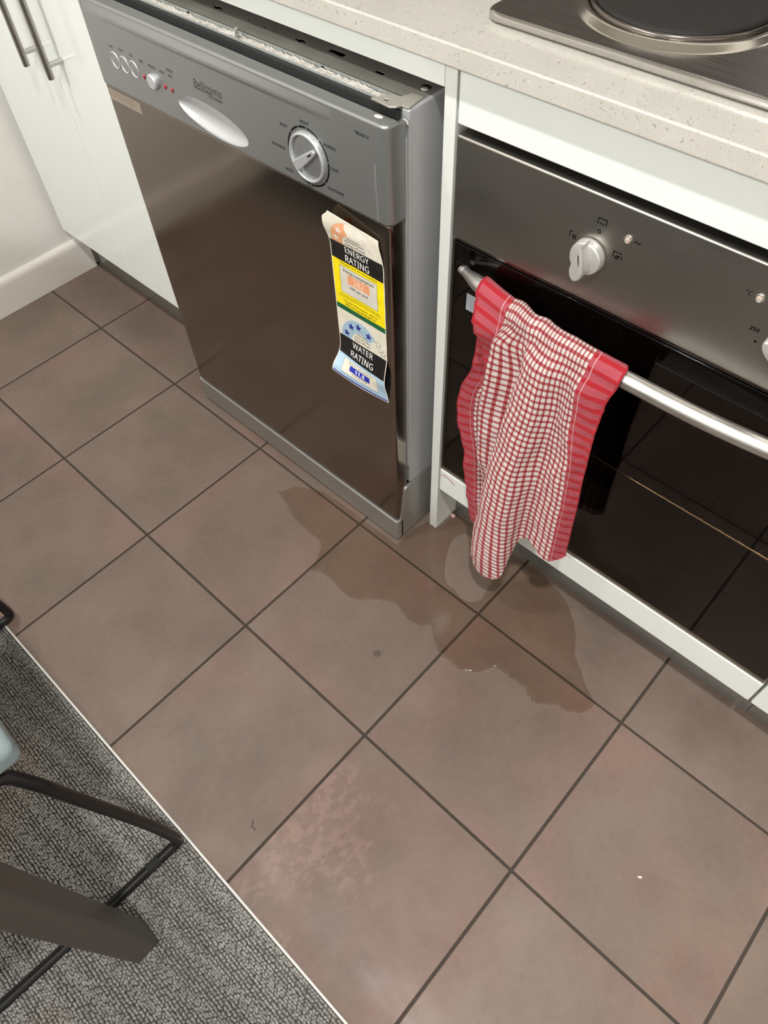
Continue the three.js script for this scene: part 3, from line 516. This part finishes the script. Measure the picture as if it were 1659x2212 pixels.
    g.fillStyle = '#e3dccd'; g.beginPath(); g.arc(w * 0.5, ay, 118, Math.PI, 0); g.fill();
    star(92, ay - 46, 34, '#efe6d6'); star(136, ay - 124, 36, '#efe6d6', null, 0.3); for (const a of [1.55, 1.72, 1.88]) star(w / 2 + Math.cos(Math.PI * a) * 168, ay + Math.sin(Math.PI * a) * 168, 30, null, '#c3b9a8');
    ['The more', 'stars the more', 'energy efficient'].forEach((t, i) => text(t, w * 0.5, ay - 82 + i * 31, 'bold 25px sans-serif', '#2a2622'));
    g.fillStyle = '#0b0a09'; g.fillRect(0, T(0.6205), w, T(0.5925) - T(0.6205)); text('ENERGY', w * 0.5, T(0.6133), '66px sans-serif', '#f4f2ee'); text('RATING', w * 0.5, T(0.5998), '70px sans-serif', '#f4f2ee');
    g.fillStyle = '#f3db00'; g.fillRect(0, T(0.5925), w, T(0.517) - T(0.5925));
    for (let i = 0; i < 900; i++) { g.fillStyle = rnd() > 0.4 ? 'rgba(214,176,0,0.35)' : 'rgba(250,238,120,0.4)'; const x = rnd() * w, y = lerp(T(0.5925), T(0.517), rnd()), e = (x < 60 || x > 440 || y > T(0.53)) ? 1 : 0.25; g.fillRect(x, y, 3 + 5 * rnd() * e, 3 + 9 * rnd() * e); }
    text('A joint government and industry program', w * 0.5, T(0.5893), 'bold 19px sans-serif', '#3a3206');
    g.fillStyle = '#cfcabd'; g.strokeStyle = '#4a4436'; g.lineWidth = 3; g.beginPath(); g.roundRect(74, T(0.5845), w - 148, T(0.5405) - T(0.5845), 8); g.fill(); g.stroke();
    text('Energy consumption', w / 2, T(0.5785), 'bold 31px sans-serif', '#1c1a18'); g.fillStyle = '#e29a6e'; g.fillRect(150, T(0.5742), 220, T(0.5595) - T(0.5742)); text('382', w / 2, T(0.5665), '68px sans-serif', '#f0d8c4'); text('kWh per year', w / 2, T(0.5545), 'bold 29px sans-serif', '#1c1a18');
    text('When tested in accordance with the standard. Actual energy', w / 2, T(0.5365), 'bold 14px sans-serif', '#4a3f06'); text('use and running costs will depend on how you use the appliance', w / 2, T(0.5335), 'bold 14px sans-serif', '#4a3f06');
    text('For more information, refer to', w / 2, T(0.5268), 'bold 24px sans-serif', '#2a2406'); text('www.energyrating.gov.au', w / 2, T(0.5213), 'bold 26px sans-serif', '#2a2406');
    g.fillStyle = '#0c5a34'; g.fillRect(0, T(0.517), w, T(0.5085) - T(0.517));
    // water arch
    const wy = T(0.459); g.fillStyle = '#9fbacb'; g.beginPath(); g.moveTo(w * 0.46, wy); g.arc(w * 0.46, wy, 205, Math.PI, Math.PI * 1.80); g.closePath(); g.fill(); g.fillStyle = cream; g.beginPath(); g.arc(w * 0.46, wy, 96, Math.PI, 0); g.fill();
    for (const [a, r] of [[1.09, 0.05], [1.29, 0.1], [1.47, 0], [1.70, 0.1]]) star(w * 0.46 + Math.cos(Math.PI * a) * 155, wy + Math.sin(Math.PI * a) * 155, 37, '#1d2483', null, r);
    for (const [x, y] of [[0.83, 0.480], [0.92, 0.4665]]) star(w * x, T(y), 35, null, '#3a3a44');
    ['The more', 'stars the more', 'water efficient'].forEach((t, i) => text(t, w * 0.5, wy - 82 + i * 29, 'bold 24px sans-serif', '#2a2a2a'));
    g.fillStyle = '#0d0c0c'; g.fillRect(0, T(0.459), w, T(0.4225) - T(0.459)); text('WATER', w * 0.5, T(0.4505), '72px sans-serif', '#f2f1ee'); text('RATING', w * 0.5, T(0.4335), '76px sans-serif', '#f2f1ee');
    g.fillStyle = '#a9c3d6'; g.fillRect(0, T(0.4225), w, h); g.fillStyle = cream; g.strokeStyle = '#55697a'; g.beginPath(); g.roundRect(80, T(0.4175), w - 165, T(0.3855) - T(0.4175), 10); g.fill(); g.stroke();
    text('Water Consumption', w / 2, T(0.4128), '28px sans-serif', '#26242a'); g.fillStyle = '#1f2a9c'; g.fillRect(155, T(0.4085), 205, T(0.3955) - T(0.4085)); text('11.5', w / 2, T(0.402), 'bold 54px sans-serif', '#f4f4f4'); text('Litres per wash', w / 2, T(0.3925), 'bold 20px sans-serif', '#26242a');
    text('Tested in accordance with the standard. Actual consumption', w / 2, T(0.3828), '13px sans-serif', '#35404a'); text('will depend on how the appliance is used', w / 2, T(0.3802), '13px sans-serif', '#35404a');
    g.fillStyle = '#232a86'; g.fillRect(0, T(0.3775), w, h);
    g.strokeStyle = '#ece6d8'; g.lineWidth = 9; g.strokeRect(2, 2, w - 4, h - 4);
  });
  {
    const nu = 24, nv = 110, mk = (off) => { const P = []; for (let j = 0; j <= nv; j++) for (let i = 0; i <= nu; i++) {
      const t = j / nv, s = i / nu; let y = 0.666 - 0.293 * t, x = 0.2735 + 0.0975 * s;
      // torn upper edge slopes down to the right
      const up = smooth(0.20, 0.0, t); const drop = t < 0.12 ? (0.012 * s) * (1 - t / 0.12) : 0; y -= drop; x += up * (s > 0.75 ? -0.006 * (s - 0.75) * 4 : 0) + up * 0.010 * smooth(0.04, 0, t) * (1 - s) ;
      let z = -0.0229;
      z += up * (0.011 * (1 - s) + 0.0035) * (0.6 + 0.4 * smooth(0, 0.1, t)); // peeling head
      const cu = smooth(0.69, 1.0, t); z += (1 - s) * 0.022 * cu * cu + s * 0.0075 * Math.sin(Math.PI * smooth(0.68, 1, t)) + 0.003 * Math.sin(Math.PI * s) * cu; // curling foot
      const lift = (1 - s) * 0.026 * cu * cu; y += lift;
      z += 0.0003 * Math.sin(t * 60) * Math.sin(s * 9);
      P.push(x, y, z + off);
    } return P; };
    const A = mk(0.00035), B = mk(0), pos = A.concat(B), uv = [], idx = [], N = (nu + 1) * (nv + 1);
    for (let q = 0; q < 2; q++) for (let j = 0; j <= nv; j++) for (let i = 0; i <= nu; i++) uv.push(i / nu, 1 - j / nv);
    for (let j = 0; j < nv; j++) for (let i = 0; i < nu; i++) { const a = j * (nu + 1) + i, b = a + 1, c = a + nu + 1, d = c + 1; idx.push(a, c, b, b, c, d, N + a, N + b, N + c, N + b, N + d, N + c); }
    for (let j = 0; j < nv; j++) for (const i of [0, nu]) { const a = j * (nu + 1) + i, c = a + nu + 1; idx.push(a, N + a, c, c, N + a, N + c); }
    for (let i = 0; i < nu; i++) for (const j of [0, nv]) { const a = j * (nu + 1) + i, b = a + 1; idx.push(a, b, N + a, b, N + b, N + a); }
    const g = new THREE.BufferGeometry(); g.setAttribute('position', new THREE.Float32BufferAttribute(pos, 3)); g.setAttribute('uv', new THREE.Float32BufferAttribute(uv, 2)); g.setIndex(idx); g.computeVertexNormals();
    obj('rating_label', g, phy({ map: labelMap, roughness: 0.42, clearcoat: 0.3, clearcoatRoughness: 0.25, side: THREE.DoubleSide }), door).userData.label = 'peeling energy and water rating label';
  }
  // plinth: front board with a ledge, and side cheeks that step up
  const pl = prism(plan(XL + 0.0005, XR, -0.0195, -0.036, 0.008), 0.006, 0.0615, 0.002, 3); obj('plinth', metric(pl), M.plinth, dw);
  const cheek = (x0, x1) => { const s = new THREE.Shape(); s.moveTo(0.031, 0.006); s.lineTo(0.031, 0.066); s.quadraticCurveTo(0.031, 0.072, 0.033, 0.08); s.lineTo(0.0405, 0.138); s.quadraticCurveTo(0.0415, 0.146, 0.049, 0.1475); s.lineTo(0.135, 0.151); s.lineTo(0.42, 0.151); s.lineTo(0.42, 0.006); s.lineTo(0.031, 0.006); const g = new THREE.ExtrudeGeometry(s, { depth: x1 - x0 - 0.002, bevelEnabled: true, bevelThickness: 0.001, bevelSize: 0.001, bevelOffset: -0.001, bevelSegments: 2 }); g.rotateY(Math.PI / 2); g.translate(x0 + 0.001, 0, 0); return metric(g); };
  obj('plinth_cheek', cheek(XR - 0.006, XR), M.plinth, dw); obj('plinth_cheek', cheek(XL, XL + 0.006), M.plinth, dw);
  obj('base_tray', bx(XL + 0.006, XR - 0.006, 0.03, 0.14, -0.6, -0.07), M.bodyGrey, dw);
  for (const [x, z] of [[XL + 0.05, -0.09], [XR - 0.05, -0.09], [XL + 0.05, -0.57], [XR - 0.05, -0.57]]) { const f = cyl(0.016, 0.016, 0.031, 20); f.translate(x, 0.0158, z); obj('foot', f, M.rubber, dw); }
}

// ------------------------------------------------------------------ tea towel over the oven handle
{
  const barZ = (x) => -0.049 - 0.036 * Math.pow(Math.min(1, Math.abs(x - 0.722) / 0.274), 2.4);
  const U = [0, 0.046, 0.078, 0.136, 0.162, 0.186, 0.214, 0.258, 0.308, 0.354];
  const topX = [0.491, 0.543, 0.557, 0.578, 0.595, 0.606, 0.618, 0.641, 0.665, 0.707];
  // front fall: y, then [x, z] for the nine fold lines
  const F = [
    [0.617, ...topX.map(x => [x, null])],
    [0.585, [0.4995, -0.046], [0.541, -0.040], [0.539, -0.033], [0.577, -0.046], [0.589, -0.030], [0.602, -0.025], [0.617, -0.0235], [0.640, -0.032], [0.662, -0.030], [0.700, -0.033]],
    [0.530, [0.509, -0.060], [0.545, -0.056], [0.535, -0.032], [0.586, -0.056], [0.581, -0.028], [0.597, -0.021], [0.617, -0.0195], [0.642, -0.035], [0.665, -0.030], [0.698, -0.035]],
    [0.450, [0.530, -0.063], [0.552, -0.061], [0.529, -0.034], [0.582, -0.058], [0.571, -0.0265], [0.588, -0.017], [0.611, -0.0145], [0.640, -0.037], [0.677, -0.030], [0.699, -0.038]],
    [0.370, [0.541, -0.064], [0.556, -0.062], [0.532, -0.038], [0.577, -0.058], [0.561, -0.026], [0.579, -0.013], [0.605, -0.011], [0.637, -0.040], [0.682, -0.031], [0.703, -0.040]],
    [0.280, [0.550, -0.064], [0.561, -0.063], [0.551, -0.050], [0.573, -0.053], [0.556, -0.027], [0.575, -0.010], [0.605, -0.008], [0.634, -0.043], [0.684, -0.032], [0.706, -0.041]],
    [0.200, [0.555, -0.064], [0.563, -0.063], [0.557, -0.050], [0.570, -0.050], [0.549, -0.029], [0.572, -0.010], [0.610, -0.010], [0.633, -0.043], [0.687, -0.032], [0.716, -0.040]],
    [0.100, [0.556, -0.064], [0.564, -0.063], [0.558, -0.050], [0.568, -0.048], [0.545, -0.032], [0.574, -0.012], [0.617, -0.016], [0.632, -0.040], [0.688, -0.030], [0.721, -0.038]],
  ];
  const Fhem = [0.235, 0.225, 0.215, 0.19, 0.128, 0.112, 0.126, 0.236, 0.236, 0.262];
  const Lx = [[0.617, 0.488], [0.53, 0.488], [0.484, 0.486], [0.43, 0.467], [0.394, 0.464], [0.364, 0.468], [0.298, 0.485], [0.203, 0.496], [0.10, 0.518]];
  const Bhem = [0.135, 0.14, 0.15, 0.16, 0.17, 0.175, 0.18, 0.19, 0.2, 0.21];
  const tab = (T, y) => { if (y >= T[0][0]) return T[0][1]; for (let i = 0; i < T.length - 1; i++) if (y >= T[i + 1][0]) return lerp(T[i + 1][1], T[i][1], smooth(0, 1, (y - T[i + 1][0]) / (T[i][0] - T[i + 1][0])) * 0.5 + 0.5 * (y - T[i + 1][0]) / (T[i][0] - T[i + 1][0])); return T[T.length - 1][1]; };
  const front = (k, y) => { const bz = barZ(topX[k]) + 0.0125; const X = F.map(r => [r[0], r[k + 1][0]]), Z = F.map(r => [r[0], r[k + 1][1] === null ? bz : r[k + 1][1]]); return V3(tab(X, y), y, tab(Z, y)); };
  const backw = (k, y) => { const L = tab(Lx, y), t = U[k] / U[9], w = smooth(0.617, 0.5, y), x0 = lerp(L, L + t * (0.655 - L) + 0.012 * t * (1 - t), 1), x = lerp(topX[k], x0, Math.max(w, k ? 0.2 : 1)); const bz = barZ(topX[k]) - 0.0125, fold = 0.006 * Math.sin(k * 2.1 + y * 4); return V3(k === 9 ? Math.min(x, 0.716) : x, y, lerp(bz, -0.0745 + fold * (k ? 1 : 0.3), w)); };
  const NF = 64, NB = 40, NT = 12, rowsPts = [];
  const rowK = (fn) => U.map((_, k) => fn(k));
  for (let j = NB; j >= 1; j--) rowsPts.push(rowK(k => backw(k, lerp(0.617, Bhem[k], j / NB))));
  for (let j = 0; j <= NT; j++) rowsPts.push(rowK(k => { const th = Math.PI * (1 - j / NT), x = topX[k], R = 0.0125 + [0.0015, 0.001, 0.0035, 0, 0.003, 0.0015, 0.0005, 0.0015, 0.001, 0.001][k]; const kx = lerp(backw(k, 0.617).x, x, smooth(0, 0.6, j / NT)); return V3(kx, 0.617 + R * Math.sin(th), barZ(x) + R * Math.cos(th)); }));
  for (let j = 1; j <= NF; j++) rowsPts.push(rowK(k => front(k, lerp(0.617, Fhem[k], j / NF))));
  const NU = 150, nr = rowsPts.length, grid = [], uvu = [];
  for (let r = 0; r < nr; r++) {
    const c = new THREE.CatmullRomCurve3(rowsPts[r], false, 'centripetal', 0.5), line = [];
    for (let i = 0; i <= NU; i++) { const t = i / NU * 9, k = Math.min(8, Math.floor(t)); line.push(c.getPoint(i / NU)); if (!r) uvu.push(lerp(U[k], U[k + 1], t - k)); }
    grid.push(line);
  }
  // length along the cloth, measured from the bar
  const mid = NB + NT / 2, vv = grid.map(l => new Array(NU + 1).fill(0));
  for (let i = 0; i <= NU; i++) { for (let r = mid + 1; r < nr; r++) vv[r][i] = vv[r - 1][i] + grid[r][i].distanceTo(grid[r - 1][i]); for (let r = mid - 1; r >= 0; r--) vv[r][i] = vv[r + 1][i] - grid[r][i].distanceTo(grid[r + 1][i]); }
  // small crumples of the weave
  const nrm = (r, i) => { const a = grid[Math.min(nr - 1, r + 1)][i].clone().sub(grid[Math.max(0, r - 1)][i]), b = grid[r][Math.min(NU, i + 1)].clone().sub(grid[r][Math.max(0, i - 1)]); return a.cross(b).normalize(); };
  const disp = grid.map((l, r) => l.map((p, i) => { const u = uvu[i], v = vv[r][i], edge = smooth(0.05, 0.0, u) + smooth(0.301, 0.354, u), a = clamp(Math.abs(v) / 0.05); const n1 = fbm(u / 0.5 + 0.5, v / 1.2 + 0.5, 14, 22, 3, 951) - 0.5, n2 = fbm(u / 0.5 + 0.5, v / 1.2 + 0.5, 60, 130, 2, 957) - 0.5; return a * (0.0066 * n1 + 0.0018 * n2 + 0.0016 * edge * Math.sin(v / 0.0172 * Math.PI * 2 + 3 * n1)); }));
  const moved = grid.map((l, r) => l.map((p, i) => p.clone().addScaledVector(nrm(r, i), disp[r][i])));
  const pos = [], uv = [], idx = [], W = NU + 1, N = nr * W, TH = 0.0005;
  for (let s = 0; s < 2; s++) for (let r = 0; r < nr; r++) for (let i = 0; i <= NU; i++) { const p = moved[r][i], n = nrm(r, i), q = s ? -TH : TH; pos.push(p.x + n.x * q, p.y + n.y * q, p.z + n.z * q); uv.push(uvu[i] / 0.354, vv[r][i] / 0.168); }
  for (let r = 0; r < nr - 1; r++) for (let i = 0; i < NU; i++) { const a = r * W + i, b = a + 1, c = a + W, d = c + 1; idx.push(a, c, b, b, c, d, N + a, N + b, N + c, N + b, N + d, N + c); }
  for (let r = 0; r < nr - 1; r++) for (const i of [0, NU]) { const a = r * W + i, c = a + W; idx.push(a, N + a, c, c, N + a, N + c); }
  for (let i = 0; i < NU; i++) for (const r of [0, nr - 1]) { const a = r * W + i, b = a + 1; idx.push(a, b, N + a, b, N + b, N + a); }
  const g = new THREE.BufferGeometry(); g.setAttribute('position', new THREE.Float32BufferAttribute(pos, 3)); g.setAttribute('uv', new THREE.Float32BufferAttribute(uv, 2)); g.setIndex(idx); g.computeVertexNormals();
  // woven pattern: red borders with bars, gingham between. One repeat is 0.168 m of length.
  const TW = 1416, TL = 672, pitch = 0.0105;
  const cloth = dataTex(TW, TL, (u, v, ix, iy) => {
    const x = u * 0.354, y = v * 0.168, white = [0.78, 0.72, 0.68], red = [0.40, 0.010, 0.018], deep = [0.30, 0.006, 0.012];
    const th = (ix + iy) % 4 < 2 ? 1 : 0, jit = 0.92 + 0.16 * h2(ix >> 1, iy >> 1, 71);
    const border = x < 0.046 || x > 0.308;
    let c;
    if (border) {
      const e = x < 0.046 ? x : 0.354 - x, q = (y / 0.0168) % 1, bar = q < 0.36;
      c = bar ? red.map(k => k * 1.15) : ((ix >> 1) + (iy >> 1)) % 2 ? [0.52, 0.15, 0.18] : [0.42, 0.022, 0.04];
      if (Math.abs(e - 0.038) < 0.0006) c = [0.68, 0.42, 0.42];
      if (e < 0.003) c = red;
    } else {
      const a = ((x - 0.046) / pitch) % 1 < 0.38, b = (y / pitch) % 1 < 0.38;
      c = a && b ? deep : a ? (iy % 3 === 0 ? white : red) : b ? (ix % 3 === 0 ? white : red) : white;
      if ((a || b) && !(a && b)) c = c.map((k, i) => lerp(k, [0.42, 0.07, 0.08][i], 0.5));
    }
    return c.map(k => k * jit);
  }, true);
  cloth.wrapS = THREE.ClampToEdgeWrapping;
  const weave = rep(fineBump, 14, 7);
  tag(obj('tea_towel', g, phy({ map: cloth, roughness: 0.95, sheen: 0.25, sheenRoughness: 0.6, sheenColor: lin(0.8, 0.6, 0.6), bumpMap: weave, bumpScale: 0.0008, side: THREE.DoubleSide })), 'red and white checked tea towel hanging over the oven door handle', 'towel');
}

// ------------------------------------------------------------------ water on the floor
{
  const spline = (pts, n) => new THREE.SplineCurve(pts.map(p => new THREE.Vector2(p[0], -p[1]))).getPoints(n);
  const edge = [[0.119, 0.055], [0.150, 0.062], [0.182, 0.075], [0.224, 0.080], [0.270, 0.083], [0.291, 0.107], [0.305, 0.138], [0.324, 0.129], [0.358, 0.129], [0.385, 0.132], [0.414, 0.126], [0.439, 0.105], [0.466, 0.086], [0.482, 0.086], [0.509, 0.093], [0.540, 0.086], [0.552, 0.076], [0.574, 0.095], [0.598, 0.106], [0.619, 0.106], [0.639, 0.107], [0.663, 0.095], [0.676, 0.077], [0.684, 0.063], [0.709, 0.060], [0.727, 0.059], [0.745, 0.058], [0.767, 0.070], [0.788, 0.060], [0.802, 0.048], [0.825, 0.044], [0.846, 0.024], [0.848, 0.004], [0.835, -0.008], [0.813, -0.019], [0.788, -0.040], [0.773, -0.051], [0.758, -0.077], [0.735, -0.103], [0.700, -0.128], [0.640, -0.146]];
  const P = spline(edge, 600); P.forEach((p, i) => { if (i > 4 && i < 570) { p.x += 0.0026 * (vnoise(i * 0.22, 0, 512, 8, 61) - 0.5); p.y += 0.0026 * (vnoise(i * 0.22, 3, 512, 8, 62) - 0.5); } });
  const s = new THREE.Shape(); s.setFromPoints([...P, new THREE.Vector2(0.426, 0.146), new THREE.Vector2(0.4245, 0.100), new THREE.Vector2(0.4005, 0.100), new THREE.Vector2(0.3885, 0.060), new THREE.Vector2(0.3885, 0.012), new THREE.Vector2(0.30, 0.012), new THREE.Vector2(0.19, 0.010), new THREE.Vector2(0.135, -0.020)]);
  const island = [[0.485, -0.043], [0.463, -0.092], [0.475, -0.120], [0.506, -0.093], [0.542, -0.086], [0.570, -0.082], [0.582, -0.042], [0.584, -0.022], [0.565, -0.005], [0.538, -0.009], [0.510, -0.014], [0.485, -0.043]];
  const hole = new THREE.Path(); hole.setFromPoints(spline(island, 120)); s.holes.push(hole);
  const film = (shape) => { // a thin film with a rounded rim, open underneath
    const g = new THREE.ExtrudeGeometry(shape, { depth: 0.0002, bevelEnabled: true, bevelThickness: 0.0015, bevelSize: 0.0042, bevelOffset: -0.0042, bevelSegments: 7 }); g.rotateX(-Math.PI / 2);
    const n = g.toNonIndexed ? (g.index ? g.toNonIndexed() : g) : g, p = n.attributes.position, keep = [];
    for (let i = 0; i < p.count; i += 3) { if (p.getY(i) < 0.00005 && p.getY(i + 1) < 0.00005 && p.getY(i + 2) < 0.00005) continue; keep.push(i, i + 1, i + 2); }
    const q = new Float32Array(keep.length * 3); keep.forEach((k, j) => { q[3 * j] = p.getX(k); const yy = Math.max(0, p.getY(k)); q[3 * j + 1] = yy * yy / 0.0017; q[3 * j + 2] = p.getZ(k); });
    let o = new THREE.BufferGeometry(); o.setAttribute('position', new THREE.BufferAttribute(q, 3)); o = mergeVertices(o, 1e-6); o.computeVertexNormals(); { const op = o.attributes.position, on = o.attributes.normal; let top = 0; for (let i = 0; i < op.count; i++) top = Math.max(top, op.getY(i)); for (let i = 0; i < op.count; i++) if (op.getY(i) > top - 1e-6) on.setXYZ(i, 0, 1, 0); } o.translate(0, 0.0004, 0); return o;
  };
  tag(obj('water_puddle', film(s), M.water), 'clear shallow water puddle spreading from the dishwasher onto the tiles', 'puddle');
}

// ------------------------------------------------------------------ stool and table on the carpet
{
  const c = thing('stool', 'grey blue upholstered seat on a black steel sled frame beside the table leg', 'stool', [0.235, 0, 0.590]); c.rotation.y = -0.0547;
  for (const s of [-1, 1]) {
    const x = 0.270 * s;
    obj('sled_frame', bentTube([V3(x * 0.90, 0.447, 0.36), V3(x * 0.90, 0.447, 0.065), V3(x * 0.955, 0.40, 0.048), V3(x, 0.0085, 0.002), V3(x, 0.0085, 0.46), V3(x * 0.93, 0.43, 0.42), V3(x * 0.90, 0.447, 0.37)], 0.0078, 0.016), M.blackSteel, c);
    for (const z of [0.05, 0.42]) { const f = cyl(0.008, 0.008, 0.02, 12); f.rotateX(Math.PI / 2); f.translate(x, 0.0082, z); obj('floor_glide', f, M.rubber, c); }
  }
  const sp = new RoundedBoxGeometry(0.504, 0.034, 0.42, 6, 0.011); sp.translate(0, 0.472, 0.246); obj('seat', metric(sp), M.seat, c);
}
{
  const t = thing('dining_table', 'dark brown wooden table, one square leg standing on the carpet', 'table');
  const leg = (x, z) => obj('leg', bx(x - 0.021, x + 0.021, 0.0014, 0.715, z - 0.0185, z + 0.0185, 0.0012), M.wood, t);
  leg(0.567, 0.729); leg(-0.52, 0.729); leg(0.567, 1.40); leg(-0.52, 1.40);
  obj('table_top', bx(-0.60, 0.64, 0.7155, 0.745, 0.695, 1.435, 0.003), M.wood, t);
  for (const z of [0.72, 1.39]) obj('apron', bx(-0.499, 0.546, 0.655, 0.7155, z, z + 0.018), M.wood, t);
}

// ------------------------------------------------------------------ small litter on the floor
{
  const bit = (r, sx, sy, sz) => { const g = new THREE.IcosahedronGeometry(r, 1), p = g.attributes.position; for (let i = 0; i < p.count; i++) { const k = 0.8 + 0.4 * h2(Math.round(p.getX(i) * 1e5) & 255, Math.round(p.getZ(i) * 1e5) & 255, 3); p.setXYZ(i, p.getX(i) * k * sx, p.getY(i) * k * sy, p.getZ(i) * k * sz); } g.computeVertexNormals(); return g; };
  const a = obj('crumb', bit(0.003, 1.2, 0.5, 0.6), M.crumb); a.position.set(1.0439, 0.0013, 0.181); a.rotation.y = 0.6; tag(a, 'tiny white crumb lying alone in the middle of a tile', 'crumb');
  const b = obj('crumb', bit(0.0048, 1.1, 0.8, 0.8), M.pinkCrumb); b.position.set(0.4275, 0.0034, -0.1365); tag(b, 'pinkish crumb at the foot of the white end panel', 'crumb');
  const h = obj('hair_strand', tube([V3(0.562, 0.0006, 0.512), V3(0.566, 0.0009, 0.516), V3(0.5695, 0.0006, 0.5205), V3(0.5745, 0.001, 0.519), V3(0.5765, 0.0006, 0.5215)], 0.0005, 40, 6), M.hair); tag(h, 'short dark curled fibre lying on a tile', 'fibre');
  const r = obj('red_thread', tube([V3(0.4265, 0.176, -0.0912), V3(0.434, 0.181, -0.0910), V3(0.441, 0.1795, -0.0912), V3(0.450, 0.178, -0.0910), V3(0.458, 0.172, -0.0912)], 0.0004, 40, 6), std({ color: lin(0.35, 0.03, 0.04), roughness: 0.9 })); tag(r, 'loose red thread clinging to the white rail under the oven', 'thread');
}
renderer.render(scene, camera);
